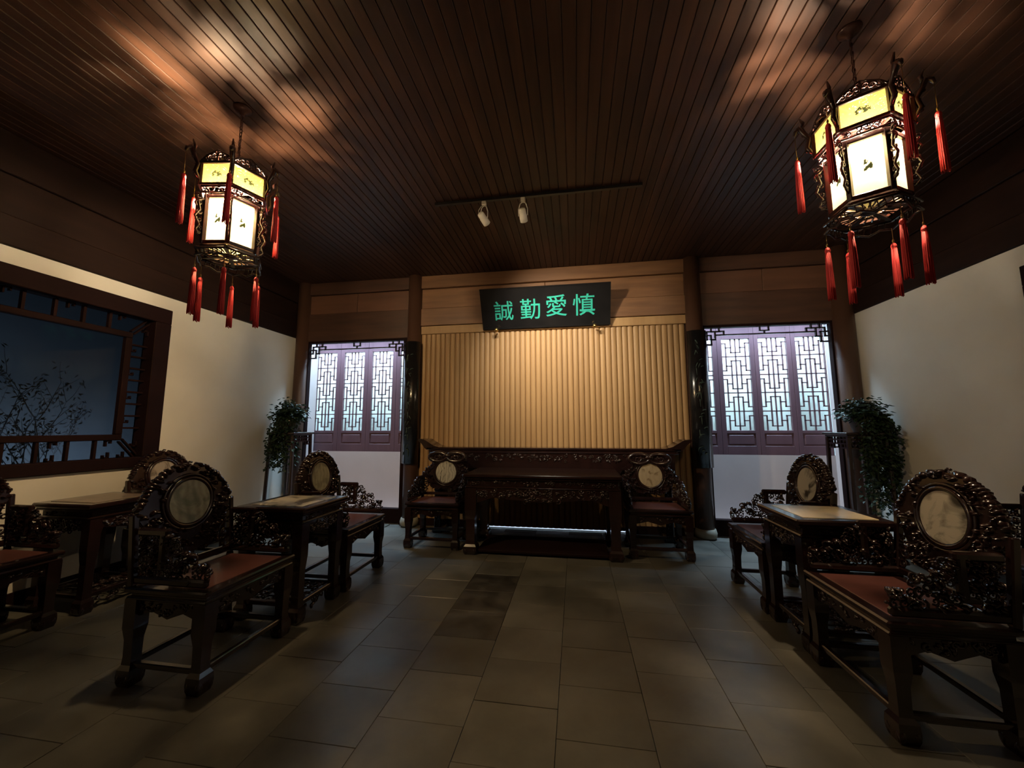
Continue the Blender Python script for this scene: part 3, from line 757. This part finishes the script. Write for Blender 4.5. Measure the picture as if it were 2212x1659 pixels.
# ------------------------------------------------------------ tables
def table(name, hx, hy, zt, legw, top_mat=None, shelf=None, apr=.11, waist=.05, seed=1, foot=None, inlay=.07):
    """hx, hy half sizes of the top; frame legs set in by the overhang"""
    root = empty(name); RW = M['rosewood']
    m = MB(); m.box((0, 0, zt - .018), (hx * 2, hy * 2, .036), None, .009); m.box((0, 0, zt - .046), (hx * 2 - .035, hy * 2 - .035, .02), None, .006)
    top = m.build('tabletop', RW, root)
    if top_mat:
        p = MB(); p.box((0, 0, zt + .001), (hx * 2 - inlay * 2, hy * 2 - inlay * 2, .004), None, .001); p.build('marble_inlay', top_mat, top)
    z1 = zt - .056; z0 = z1 - waist; ix, iy = hx - .035, hy - .035
    wst = MB(); wst.box((0, 0, (z0 + z1) / 2), (ix * 2 - .02, iy * 2 - .02, waist), None, .003); wb_ = wst.build('waist', RW, root)
    c = MB()
    for (p0, p1) in (((ix, iy), (-ix, iy)), ((-ix, -iy), (ix, -iy)), ((-ix, iy), (-ix, -iy)), ((ix, -iy), (ix, iy))):
        p0 = Vector((*p0, 0)); p1 = Vector((*p1, 0)); L = (p1 - p0).length; d = (p1 - p0).normalized(); nrm = Vector((d.y, -d.x, 0))
        Mp = lambda u, v, w, p0=p0, d=d, nrm=nrm: p0 + d * u + Vector((0, 0, v)) + nrm * w
        carve(c, Mp, lambda u, v: True, (.05, L - .05, z0 + .012, z1 - .012), int(L * 26), seed, waist * .30, -.008, .008)
    stuff(c.build('waist_carving', RW, wb_))
    mld = MB(); mld.box((0, 0, z0 - .009), (ix * 2 + .02, iy * 2 + .02, .018), None, .007); mld.build('moulding', RW, root)
    zb = z0 - .018; za = zb - apr
    for k, (p0, p1) in enumerate((((ix, iy), (-ix, iy)), ((-ix, -iy), (ix, -iy)), ((-ix, iy), (-ix, -iy)), ((ix, -iy), (ix, iy)))):
        p0 = Vector((*p0, 0)); p1 = Vector((*p1, 0)); L = (p1 - p0).length; d = (p1 - p0).normalized(); nrm = Vector((d.y, -d.x, 0))
        Mp = lambda u, v, w, p0=p0, d=d, nrm=nrm: p0 + d * u + Vector((0, 0, v)) + nrm * (w - .012)
        o = [(0, zb), (L, zb), (L, za - apr * .35), (L - legw * 1.1, za - apr * .2), (L * .82, za + apr * .25), (L * .70, za + apr * .12), (L * .60, za + apr * .05), (L / 2, za - apr * .06), (L * .40, za + apr * .05), (L * .30, za + apr * .12), (L * .18, za + apr * .25), (legw * 1.1, za - apr * .2), (0, za - apr * .35)]
        a = MB(); a.prism(o, Mp, -.012, .010); ap = a.build('apron', RW, root)
        c = MB(); carve(c, Mp, lambda u, v, L=L: v > za + apr * .28 or abs(u - L / 2) < L * .12, (legw, L - legw, za, zb - .012), int(10 + L * 36), seed + k, apr * .22, .010, .011)
        stuff(c.build('apron_carving', RW, ap))
    for sx in (-1, 1):
        for sy in (-1, 1):
            l = MB(); square_leg(l, sx * (ix - legw * .45), sy * (iy - legw * .45), zb, legw * 1.1, legw * .85, .085, legw * 1.25); l.build('leg', RW, root)
    zs = .12
    jx, jy = ix - legw * .45, iy - legw * .45
    if shelf:
        for (a, c_) in (((-jx, jy), (jx, jy)), ((-jx, -jy), (jx, -jy)), ((-jx, -jy), (-jx, jy)), ((jx, -jy), (jx, jy))):
            l = MB(); l.bar((a[0], a[1], zs), (c_[0], c_[1], zs), .032, .032, (0, 0, 1), .005); l.build('stretcher', RW, root)
        s = MB(); Mp = lambda u, v, w: Vector((u, v, zs + w))
        carve(s, Mp, lambda u, v: True, (-jx + .02, jx - .02, -jy + .02, jy - .02), 60, seed + 9, .028, 0, .012)
        for k in range(5): s.bar((-jx, -jy + 2 * jy * (k + .5) / 5, zs - .006), (jx, -jy + 2 * jy * (k + .5) / 5, zs - .006), .014, .010)
        stuff(s.build('shelf_fretwork', RW, root))
        # carved brackets hanging below the shelf front
        s = MB()
        for sx in (-1, 1):
            Mq = lambda u, v, w, sx=sx: Vector((sx * jx + w, u, v))
            carve(s, Mq, lambda u, v: True, (-jy + .04, jy - .04, .05, .10), 10, seed + 12, .02, 0, .012)
        stuff(s.build('shelf_carving', RW, root))
    return root
tea = table('tea_table', .28, .27, .79, .068, M['marble_top_b'], True, .095, .04, 31)
G3 = 'tea tables between the guest armchairs'
place(tea, -2.17, 2.79, 0, 'carved tea table with mottled white marble top between the left row armchairs', G3, 'table')
t2 = copy_tree(tea); place(t2, 1.61, 2.965, 0, 'carved tea table with cream marble top between the right row armchairs', G3, 'table')
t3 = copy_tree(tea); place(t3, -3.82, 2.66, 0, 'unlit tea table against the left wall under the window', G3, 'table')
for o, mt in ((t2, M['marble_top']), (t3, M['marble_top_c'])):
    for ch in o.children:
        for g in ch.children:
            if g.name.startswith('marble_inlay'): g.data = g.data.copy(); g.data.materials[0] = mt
ct = table('centre_table', .855, .40, .85, .115, None, False, .13, .075, 51)
place(ct, -.38, 4.57, 0, 'wide dark carved table with glossy top in front of the tall altar table', None, 'table')
f = MB(); f.box((0, -.04, .035), (1.40, .60, .03), None, .006); f.build('foot_board', M['dark_red_wood'], ct)
# long altar table with upturned ends
def altar():
    root = empty('altar_table'); RW = M['rosewood']; hx, hy, zt = 1.62, .155, 1.10
    m = MB(); m.box((0, 0, zt - .016), (hx * 2, hy * 2, .032), None, .008); m.box((0, 0, zt - .042), (hx * 2 - .10, hy * 2 - .02, .02), None, .004); m.box((0, 0, zt - .062), (hx * 2 - .06, hy * 2 - .005, .02), None, .008)
    top = m.build('tabletop', RW, root)
    for s in (-1, 1):                      # upturned flange
        o = [(s * (hx - .18), zt), (s * (hx - .10), zt + .022), (s * (hx - .03), zt + .065), (s * (hx + .04), zt + .105), (s * (hx + .12), zt + .112), (s * (hx + .12), zt + .085), (s * (hx + .07), zt + .05), (s * (hx + .03), zt - .005), (s * hx, zt - .032)]
        e = MB(); e.prism(o, lambda u, v, w: Vector((u, w, v)), -hy, hy); e.build('upturned_end', RW, root)
    def Mp(u, v, w): return Vector((u, -hy + .022 - w, v))
    a = MB(); a.prism([(-hx + .08, zt - .07), (hx - .08, zt - .07), (hx - .08, zt - .30), (hx - .35, zt - .265), (.92, zt - .265), (.84, zt - .40), (-.84, zt - .40), (-.92, zt - .265), (-hx + .35, zt - .265), (-hx + .08, zt - .30)], Mp, -.012, .010); ap = a.build('apron', RW, root)  # dropped middle added to block spotlight leaking onto the slats below
    c = MB(); carve(c, Mp, lambda u, v: True, (-hx + .12, hx - .12, zt - .165, zt - .09), 110, 77, .024, .010, .010); stuff(c.build('apron_carving', RW, ap))
    for s in (-1, 1):
        l = MB(); l.box((s * (hx - .17), 0, (zt - .07) / 2), (.09, hy * 2 - .03, zt - .07), None, .008); l.box((s * (hx - .17), 0, .03), (.14, hy * 2, .06), None, .012)
        Mq = lambda u, v, w, s=s: Vector((s * (hx - .17) + u, -hy + .015 - w, v)); carve(l, Mq, lambda u, v: True, (-.03, .03, .15, .9), 14, 80, .022, 0, .01)
        l.build('leg', RW, root)
    return root
place(altar(), -.36, 5.135, 0, 'long tall altar table with upturned ends before the ribbed screen', None, 'table')

# ------------------------------------------------------------ plaque
def plaque():
    root = empty('name_plaque', (-.39, 5.272, 2.755)); tilt = math.atan2(.255, .50); L = .565; W = 1.775
    ct_, st_ = math.cos(tilt), math.sin(tilt)
    def Mp(u, v, w): return Vector((u, -v * st_ - w * ct_, v * ct_ - w * st_))
    m = MB(); m.prism([(-W / 2, 0), (W / 2, 0), (W / 2, L), (-W / 2, L)], Mp, -.032, 0); m.build('board', M['lacquer_black'], root)
    e = MB(); e.prism([(-W / 2, -.002), (W / 2, -.002), (W / 2, .018), (-W / 2, .018)], Mp, 0, .008); e.prism([(-W / 2, L - .014), (W / 2, L - .014), (W / 2, L), (-W / 2, L)], Mp, 0, .006)
    e.build('edge_moulding', M['lacquer_black'], root)
    for ch, u, v, sz in (('\u8aa0', -.568, .255, .285), ('\u52e4', -.195, .262, .30), ('\u611b', .165, .292, .31), ('\u614e', .535, .285, .31)):
        cu = bpy.data.curves.new('character', 'FONT'); cu.body = ch; cu.size = sz; cu.offset = .0015; cu.extrude = .002; cu.align_x = 'CENTER'; cu.resolution_u = 3
        t = bpy.data.objects.new('character_curve', cu); COL.objects.link(t)
        bpy.context.view_layer.update()
        dg = bpy.context.evaluated_depsgraph_get(); me = bpy.data.meshes.new_from_object(t.evaluated_get(dg)); bpy.data.objects.remove(t)
        xs = [q.co.x for q in me.vertices]; ys = [q.co.y for q in me.vertices]
        if xs:
            mx, my = (min(xs) + max(xs)) / 2, (min(ys) + max(ys)) / 2
            for q in me.vertices: q.co = Mp(u + q.co.x - mx, v + q.co.y - my, .002 + q.co.z)
        me.materials.clear(); me.materials.append(M['jade_paint'])
        o = link('character', me, root); o['label'] = 'jade green brush character ' + ch
    return root
tag(plaque(), 'black lacquer plaque with four jade green characters above the ribbed screen', 'sign')
for x, lab in ((-1.07, 'small brass peg holding up the plaque at its lower left'), (.285, 'small brass peg holding up the plaque at its lower right')):
    b = MB(); b.lathe((0, 0, 0), [(.012, .02), (.012, -.045), (.026, -.052), (.030, -.066), (.022, -.082), (.006, -.088)], 16, 0, True, Matrix.Rotation(R_(90), 3, 'X').inverted() if False else Matrix.Rotation(R_(-90), 3, 'X'))
    o = b.build('brass_peg', M['brass'], None, (x, 5.25, 2.722)); tag(o, lab, 'peg')

# ------------------------------------------------------------ curved couplet boards on the two inner columns
def couplet(x, seed):
    root = empty('couplet_board', (x, YB - .02, .86)); H = 1.745; r0 = .122; hw = R_(62)
    def Mp(a, v, w): return Vector((math.sin(a) * (r0 + w), -math.cos(a) * (r0 + w), v))
    m = MB(); n = 18; V = []; F = []
    for i in range(n + 1):
        a = -hw + 2 * hw * i / n
        for (v, w) in ((0, 0), (0, .016), (H, .016), (H, 0)): V.append(Mp(a, v, w))
    for i in range(n):
        for k in range(4): F.append((i * 4 + k, i * 4 + (k + 1) % 4, (i + 1) * 4 + (k + 1) % 4, (i + 1) * 4 + k))
    F += [(0, 1, 2, 3), tuple(n * 4 + k for k in (3, 2, 1, 0))]
    m.add(V, F, True); m.build('board', M['lacquer_black'], root)
    r = random.Random(seed); s = MB()
    for g in range(7):
        v0 = H - .20 - g * .222
        for q in range(5):
            a0 = r.uniform(-.42, .10); b0 = v0 + r.uniform(-.07, .07); dx, dy = r.choice(((.36, .015), (.2, -.05), (.03, -.10), (-.18, -.06), (.28, .01)))
            pts = [Mp(a0 + dx * t, b0 + dy * t + .008 * math.sin(3 * t), .0165) for t in (0, .25, .5, .75, 1)]
            s.tube(pts, [.003, .006, .005, .005, .002], 5)
    stuff(s.build('brush_strokes', M['dull_jade'], root))
    return root
tag(couplet(-2.33, 3), 'curved black lacquer board with faint green brush strokes on the left column', 'sign', 'couplet boards on the columns')
tag(couplet(1.575, 8), 'curved black lacquer board with faint green brush strokes on the right column', 'sign', 'couplet boards on the columns')

# ------------------------------------------------------------ track and spotlights
b = MB(); b.span(-1.36, .66, -.018, .018, -.03, .0, .003); o = b.build('ceiling_track', M['black_metal'], None, (0, 3.51, ZC)); tag(o, 'black lighting track on the planked ceiling', 'track')
def spotlight(x, y, aim, label, yaw=0, cable=False):
    root = empty('spotlight', (x, y, ZC - .03)); WM = M['white_metal']
    m = MB(); m.box((0, 0, -.022), (.045, .035, .044), None, .005); m.build('track_adapter', WM, root)
    c = Vector((0, 0, -.185)); d = (Vector(aim) - (Vector((x, y, ZC - .03)) + c)).normalized()
    side = d.cross(Vector((0, 0, 1))).normalized(); upv = side.cross(d)
    Q = Matrix((side, upv, d)).transposed()
    b = MB(); b.lathe(c, [(.012, -.072), (.030, -.066), (.034, -.05), (.034, -.005), (.037, 0), (.037, .058), (.034, .06), (.031, .045)], 20, 0, True, Q); body = b.build('lamp_body', WM, root)
    l = MB(); l.lathe(c + d * .05, [(.0, 0.0), (.030, .001)], 20, 0, True, Q); l.build('lens', M['lens'], body)
    y_ = MB(); pts = [c + side * .043, c + side * .045 + Vector((0, 0, .07)), c + side * .028 + Vector((0, 0, .125)), c + Vector((0, 0, .140)), c - side * .028 + Vector((0, 0, .125)), c - side * .045 + Vector((0, 0, .07)), c - side * .043]
    y_.tube(pts, .0055, 6); y_.build('yoke', WM, root)
    if cable:
        k = MB(); k.tube([(0, 0, -.04), (-.03, 0, -.05), (-.055, .0, -.09), (-.05, 0, -.125), tuple(c - d * .06)], .0035, 5); k.build('cable', WM, root)
    ld = bpy.data.lights.new('spot_beam', 'SPOT'); ld.energy = SPOT_W; ld.color = (1.0, .88, .68); ld.spot_size = R_(84); ld.spot_blend = 1.0; ld.shadow_soft_size = .012
    lo = bpy.data.objects.new('spot_beam', ld); COL.objects.link(lo); lo.parent = root; lo.location = c + d * .075; lo.rotation_euler = d.to_track_quat('-Z', 'Y').to_euler()
    return root
s1 = spotlight(-.852, 3.51, (-.10, 5.2, 2.45), '', cable=True); tag(s1, 'white spotlight with a looped cable on the ceiling track, the left one', 'lamp')
s2 = spotlight(-.462, 3.51, (-.30, 5.25, 1.95), ''); tag(s2, 'white spotlight without a cable loop on the ceiling track, the right one', 'lamp')

# ------------------------------------------------------------ palace lanterns
def make_lantern(phase, bulb, base, lower, upper):
    root = empty('palace_lantern'); LW = M['lantern_wood']
    def dirv(a): return Vector((math.cos(a), math.sin(a), 0))
    A = [R_(phase + 60 * k) for k in range(6)]
    Zu0, Zu1, Zl0, Zl1 = 2.93, 3.075, 2.56, 2.865; Ru, Rl = .205, .160
    # canopy and chain
    m = MB(); m.lathe((0, 0, 0), [(.058, ZC), (.058, ZC - .008), (.045, ZC - .020), (.018, ZC - .032), (.014, ZC - .05), (.004, ZC - .055)], 20); m.build('ceiling_canopy', M['bronze'], root)
    ch = MB(); zz = ZC - .05; k = 0
    while zz > 3.24:
        n = 8; pts = []
        for i in range(n + 1):
            t = 6.2832 * i / n; a = .008 * math.cos(t); b_ = .017 * math.sin(t)
            pts.append((a, 0, zz - .015 + b_) if k % 2 else (0, a, zz - .015 + b_))
        ch.tube(pts, .0028, 5, False); zz -= .027; k += 1
    ch.tube([(.0, .002, ZC - .05), (.006, .004, 3.45), (.0, -.004, 3.22)], .003, 5)
    ch.build('chain', M['bronze'], root)
    hb = MB(); hb.lathe((0, 0, 0), [(.005, 3.25), (.016, 3.235), (.016, 3.205), (.006, 3.195), (.004, 2.96)], 12)
    for a in A[::1]: hb.bar(Vector((0, 0, 3.085)), dirv(a) * Ru + Vector((0, 0, 3.085)), .010, .012)
    hb.tube([(0, 0, 3.2), (0, 0, 3.0)], .006, 6); hb.build('hanger', LW, root)
    bl = MB(); bl.lathe((0, 0, 0), [(.001, 2.955), (.014, 2.95), (.014, 2.935), (.030, 2.91), (.036, 2.88), (.026, 2.853), (.001, 2.846)], 18); bl.build('bulb', bulb, root)
    def hexframe(nm, Rr, z0, z1, t, tz):
        f = MB()
        for k in range(6):
            p, q = dirv(A[k]) * Rr, dirv(A[(k + 1) % 6]) * Rr
            f.bar(p + Vector((0, 0, z0)), p + Vector((0, 0, z1)), t, t, p, .003)
            for z in (z0 + tz / 2, z1 - tz / 2): f.bar(p + Vector((0, 0, z)), q + Vector((0, 0, z)), t * .9, tz, (0, 0, 1), .003)
        return f.build(nm, LW, root)
    uf = hexframe('upper_frame', Ru, Zu0 - .012, Zu1 + .012, .020, .018); lf_ = hexframe('lower_frame', Rl, Zl0 - .022, Zl1 + .012, .026, .024)
    def panel(nm, Rr, z0, z1, mt, par, inset):
        for k in range(6):
            p, q = dirv(A[k]) * (Rr - .004), dirv(A[(k + 1) % 6]) * (Rr - .004); c = (p + q) / 2; wd = (q - p).length - inset
            o_ = MB(); h = (z1 - z0); o_.add([(-wd / 2, 0, -h / 2), (wd / 2, 0, -h / 2), (wd / 2, 0, h / 2), (-wd / 2, 0, h / 2)], [(0, 1, 2, 3)])
            ob = o_.build(nm, mt, par, (c.x, c.y, (z0 + z1) / 2)); ob.rotation_euler = (0, 0, math.atan2(q.y - p.y, q.x - p.x))
    panel('painted_panel', Ru, Zu0, Zu1, upper, uf, .014); panel('painted_panel', Rl, Zl0, Zl1, lower, lf_, .018)
    def face_map(Rr, k):
        p, q = dirv(A[k]) * Rr, dirv(A[(k + 1) % 6]) * Rr; d = (q - p).normalized(); nrm = ((p + q) / 2).normalized()
        return (lambda u, v, w: p + d * u + Vector((0, 0, v)) + nrm * w), (q - p).length
    cr = MB(); fz = MB(); lip = MB()
    for k in range(6):
        Mp, L = face_map(Ru, k)
        for s in (0, 1):                                            # crest: cloud scrolls rising to the middle
            sg = 1 if s == 0 else -1; c0 = 0 if s == 0 else L
            for (u, v, r_, tr) in ((.030, .028, .016, .005), (.058, .040, .020, .006), (.085, .052, .020, .006)):
                spiral(cr, Mp, c0 + sg * u, Zu1 + v, 0, r_, 0 if s else 3.1, -sg, tr, 1.2, 9, 5)
            cr.tube([Mp(c0, Zu1 + .018, 0), Mp(c0 + sg * .03, Zu1 + .05, 0), Mp(c0 + sg * .06, Zu1 + .066, 0), Mp(c0 + sg * L * .5, Zu1 + .088, 0)], .006, 5)
        cr.tube([Mp(L / 2, Zu1 + .01, 0), Mp(L / 2, Zu1 + .085, 0)], .006, 5)
        Mq, L2 = face_map((Ru + Rl) / 2 + .012, k)                      # frieze between the two tiers
        carve(fz, Mq, lambda u, v: True, (.012, L2 - .012, Zl1 + .016, Zu0 - .018), 12, 40 + k, .013, 0, .006)
        fz.tube([Mq(0, Zl1 + .012, 0), Mq(L2, Zl1 + .012, 0)], .006, 5); fz.tube([Mq(0, Zu0 - .014, 0), Mq(L2, Zu0 - .014, 0)], .006, 5)
        Ml, L3 = face_map(.196, k)                                    # openwork lip of the bottom tray
        lip.tube([Ml(0, 2.50, 0), Ml(L3, 2.50, 0)], .008, 5); lip.tube([Ml(.0, 2.452, 0), Ml(L3 * .25, 2.462, 0), Ml(L3 * .5, 2.440, 0), Ml(L3 * .75, 2.462, 0), Ml(L3, 2.452, 0)], .006, 5)
        for i in range(1, 7): lip.tube([Ml(L3 * i / 7, 2.50, 0), Ml(L3 * i / 7 + .006, 2.455, 0)], .004, 4)
    stuff(cr.build('crest', LW, root)); stuff(fz.build('frieze', LW, root)); stuff(lip.build('tray_lip', LW, root))
    # openwork floor of the lantern
    tr_ = MB()
    for k in range(6):
        p = dirv(A[k]); q = dirv(A[(k + 1) % 6])
        tr_.bar(p * .03 + Vector((0, 0, 2.515)), p * .196 + Vector((0, 0, 2.505)), .020, .012); tr_.bar(p * .165 + Vector((0, 0, 2.52)), q * .165 + Vector((0, 0, 2.52)), .022, .014)
        for j, t in enumerate((.2, .4, .6, .8)):
            e = p.lerp(q, t); tr_.tube([e * .075 + Vector((0, 0, 2.515)), e * .12 + Vector((.008, .006 * (-1) ** j, 2.517)), e * .165 + Vector((0, 0, 2.515))], .0055, 4)
    tr_.lathe((0, 0, 0), [(.001, 2.522), (.046, 2.522), (.046, 2.510), (.022, 2.498), (.001, 2.496)], 6, A[0], False); tr_.build('tray_grille', LW, root)
    bp = MB(); bp.add([dirv(a) * .152 + Vector((0, 0, 2.538)) for a in A], [(0, 1, 2, 3, 4, 5)]); bp.build('added_glow_panel', base, root)  # panel added so the tray glows yellow between its bars
    tp = MB(); rr = random.Random(int(phase))                          # added openwork leaf lid, cuts and dapples the light thrown upward
    Mt = lambda u, v, w: Vector((u, v, 3.092 + w))
    carve(tp, Mt, lambda u, v: math.hypot(u, v) < Ru * .9, (-Ru, Ru, -Ru, Ru), 54, 60 + int(phase), .030, 0, .006)
    for a in A: tp.tube([Mt(0, 0, 0), Mt(.19 * math.cos(a + .5), .19 * math.sin(a + .5), 0)], .006, 5)
    tp.lathe((0, 0, 0), [(.001, 3.096), (.062, 3.096), (.062, 3.086), (.001, 3.086)], 12); stuff(tp.build('lid_light_screen', LW, root))
    # wings on the lower posts, dragon-head hooks on the upper posts, two tiers of tassels
    for k in range(6):
        d = dirv(A[k]); Mw = lambda u, v, w, d=d: d * u + Vector((0, 0, v)) + Vector((-d.y, d.x, 0)) * w
        wg = MB()
        wg.tube([Mw(.165, 2.84, 0), Mw(.205, 2.82, 0), Mw(.19, 2.76, 0), Mw(.215, 2.71, 0), Mw(.188, 2.66, 0), Mw(.205, 2.62, 0), Mw(.172, 2.58, 0)], [.009, .008, .007, .007, .006, .006, .005], 6)
        for (u, v, r_) in ((.198, 2.80, .022), (.196, 2.745, .020), (.192, 2.69, .019), (.186, 2.64, .015), (.188, 2.60, .013), (.205, 2.845, .020)): spiral(wg, Mw, u, v, 0, r_, v * 40, 1 if r_ > .019 else -1, .0065)
        wg.build('carved_wing', LW, root)
        hd = MB()
        hd.tube([Mw(.205, 2.95, 0), Mw(.235, 3.0, 0), Mw(.222, 3.06, 0), Mw(.245, 3.10, 0), Mw(.262, 3.145, 0), Mw(.285, 3.13, 0), Mw(.292, 3.108, 0)], [.010, .013, .012, .014, .018, .013, .007], 7)
        hd.tube([Mw(.25, 3.14, 0), Mw(.245, 3.17, 0), Mw(.26, 3.205, 0)], [.010, .010, .004], 6)
        for (u, v, r_) in ((.235, 2.985, .018), (.225, 3.04, .015), (.25, 3.09, .014), (.272, 3.148, .012)): spiral(hd, Mw, u, v, 0, r_, u * 30, 1, .005)
        hd.build('dragon_hook', LW, root)
        for (rad, zh, zt, L) in ((.289, 3.11, 2.985, .335), (.190, 2.455, 2.425, .31)):
            if rad < .2: zt -= .0
            base = d * rad; t = root; zc = zt - (.03 if rad > .2 else .05)
            cd = MB(); cd.tube([base + Vector((0, 0, zh)), base + Vector((0, 0, zc))], .0016, 4); cd.ell(base + Vector((0, 0, zc + .006)), (.0055, .0055, .012), None, 8, 5)
            cdo = None
            ts = MB(); zc -= .004
            ts.lathe(tuple(base), [(.003, zc), (.009, zc - .006), (.0135, zc - .018), (.0135, zc - .026), (.0115, zc - .030), (.0125, zc - .036)], 12)
            for i in range(14):
                a = 6.2832 * i / 14; o1 = Vector((math.cos(a), math.sin(a), 0))
                ts.tube([base + o1 * .009 + Vector((0, 0, zc - .03)), base + o1 * .0125 + Vector((0, 0, zc - .12)), base + o1 * .0145 + Vector((0, 0, zc - L * .75)), base + o1 * .016 + Vector((0, 0, zc - L + .012 * ((i * 7) % 5) / 5))], [.0038, .0042, .0045, .0035], 4)
            to = ts.build('tassel', M['tassel_red'], root); cd.build('tassel_cord', M['brass'], to)
    return root
LG = 'hexagonal palace lanterns'
l1 = make_lantern(9, M['bulb_l'], M['lantern_glow_l'], M['lantern_lower'], M['lantern_upper']); place(l1, -2.30, 2.17, 0, 'lit hexagonal palace lantern with red tassels hanging on the left', LG, 'lantern')
l2 = make_lantern(30, M['bulb_r'], M['lantern_glow_r'], M['lantern_lower_r'], M['lantern_upper_r']); place(l2, 1.60, 2.26, 0, 'lit hexagonal palace lantern with red tassels hanging on the right', LG, 'lantern')

# ------------------------------------------------------------ plant stands and trailing plants
def plant_stand():
    root = empty('plant_stand'); RW = M['rosewood']; zt, h = 1.30, .20
    m = MB(); m.box((0, 0, zt - .014), (.42, .42, .028), None, .006); m.box((0, 0, zt - .038), (.38, .38, .02), None, .003); m.build('top', RW, root)
    for sx in (-1, 1):
        for sy in (-1, 1):
            l = MB(); l.bar((sx * .172, sy * .172, zt - .045), (sx * .195, sy * .195, .0), .036, .036, (0, 1, 0), .005); l.build('leg', RW, root)
    for (dx, dy) in ((0, 1), (0, -1), (1, 0), (-1, 0)):
        a = MB(); q = .172
        def Mp(u, z0, u1, z1):
            if dy: a.span(u, u1, dy * q - .008, dy * q + .008, z0, z1)
            else: a.span(dx * q - .008, dx * q + .008, u, u1, z0, z1)
        Mp(-.16, zt - .085, .16, zt - .07); Mp(-.16, zt - .128, .16, zt - .115); Mp(-.16, zt - .175, -.06, zt - .16); Mp(.06, zt - .175, .16, zt - .16)
        for k in range(7): u = -.15 + .05 * k; Mp(u - .006, zt - .125, u + .006, zt - .05)
        for u in (-.12, -.065, .065, .12): Mp(u - .006, zt - .165, u + .006, zt - .12)
        a.build('fret_apron', RW, root)
        s = MB(); q2 = .19
        if dy: s.span(-q2, q2, dy * q2 - .012, dy * q2 + .012, .14, .165)
        else: s.span(dx * q2 - .012, dx * q2 + .012, -q2, q2, .14, .165)
        s.build('stretcher', RW, root)
    return root
st1 = plant_stand(); place(st1, -3.92, 4.86, 0, 'tall dark plant stand with fretted apron in the left back corner', 'plant stands', 'stand')
st2 = copy_tree(st1); place(st2, 3.05, 4.86, 0, 'tall dark plant stand with fretted apron in the right back corner', 'plant stands', 'stand')
def trailing_plant(seed, rx, h, trails, drop, lean, sprays):
    root = empty('trailing_plant'); r = random.Random(seed)
    p = MB(); p.lathe((0, 0, 0), [(.085, 0), (.095, .02), (.13, .14), (.14, .17), (.128, .172), (.12, .15), (.001, .145)], 24); pot = p.build('pot', M['pot'], root)
    sl = MB(); sl.lathe((0, 0, 0), [(.12, .15), (.001, .155)], 20); sl.build('soil', M['soil'], pot)
    stem = MB(); lf = MB()
    def leaf(c, dr, s):
        d = Vector(dr); d.z -= .35; d.normalize(); sd = d.cross(Vector((r.uniform(-.4, .4), r.uniform(-.4, .4), 1))).normalized(); nn = sd.cross(d)
        L = s; wd = s * .42
        a = c; b1 = c + d * L * .35 + sd * wd + nn * .006; b2 = c + d * L * .35 - sd * wd + nn * .006; e = c + d * L; mid = c + d * L * .45 - nn * .004
        lf.add([a, b1, e, b2, mid], [(0, 4, 1), (1, 4, 2), (2, 4, 3), (3, 4, 0)])
    for k in range(sprays):
        a = r.uniform(0, 6.28); el = r.uniform(.15, 1.45); o = Vector((math.cos(a) * math.cos(el), math.sin(a) * math.cos(el), math.sin(el)))
        L = r.uniform(.55, 1.0); tip = Vector((o.x * rx * L, o.y * rx * L, .16 + o.z * h * L))
        stem.tube([(o.x * .05, o.y * .05, .15), tuple(tip * .6 + Vector((0, 0, .08))), tuple(tip)], [.003, .0025, .0015], 4)
        for q in range(9):
            t = r.uniform(.45, 1.05); leaf(tip * t + Vector((r.uniform(-.04, .04), r.uniform(-.04, .04), r.uniform(-.03, .04) + .07 * (1 - t))), (math.cos(a + r.uniform(-1.2, 1.2)), math.sin(a + r.uniform(-1.2, 1.2)), r.uniform(-.6, .5)), r.uniform(.035, .062))
    for k in range(trails):
        a = lean + r.uniform(-1.5, 1.5); rr = rx * r.uniform(.55, 1.0); D = drop * r.uniform(.45, 1)
        pts = [Vector((math.cos(a) * .08, math.sin(a) * .08, .16)), Vector((math.cos(a) * rr * .7, math.sin(a) * rr * .7, .20)), Vector((math.cos(a) * rr, math.sin(a) * rr, .08))]
        for q in range(6): pts.append(Vector((math.cos(a) * rr + r.uniform(-.02, .02), math.sin(a) * rr + r.uniform(-.02, .02), .08 - D * (q + 1) / 6)))
        stem.tube(pts, .0022, 4)
        for q in range(int(18 + D * 46)):
            i = r.uniform(1, len(pts) - 1.01); j = int(i); c = pts[j].lerp(pts[j + 1], i - j) + Vector((r.uniform(-.035, .035), r.uniform(-.035, .035), 0)); b_ = r.uniform(0, 6.28)
            leaf(c, (math.cos(b_), math.sin(b_), -.4), r.uniform(.035, .058))
    stem.build('stems', M['stem'], root); o = lf.build('foliage', M['leaf'], root); o['kind'] = 'stuff'
    return root
place(trailing_plant(3, .27, .32, 30, .62, -1.9, 125), -3.95, 4.86, 0, 'bushy trailing green plant on the stand in the left back corner', None, 'plant', 1.30)
place(trailing_plant(9, .25, .22, 46, .98, -.75, 115), 3.13, 4.84, 0, 'trailing green plant with long hanging vines on the right corner stand', None, 'plant', 1.30)
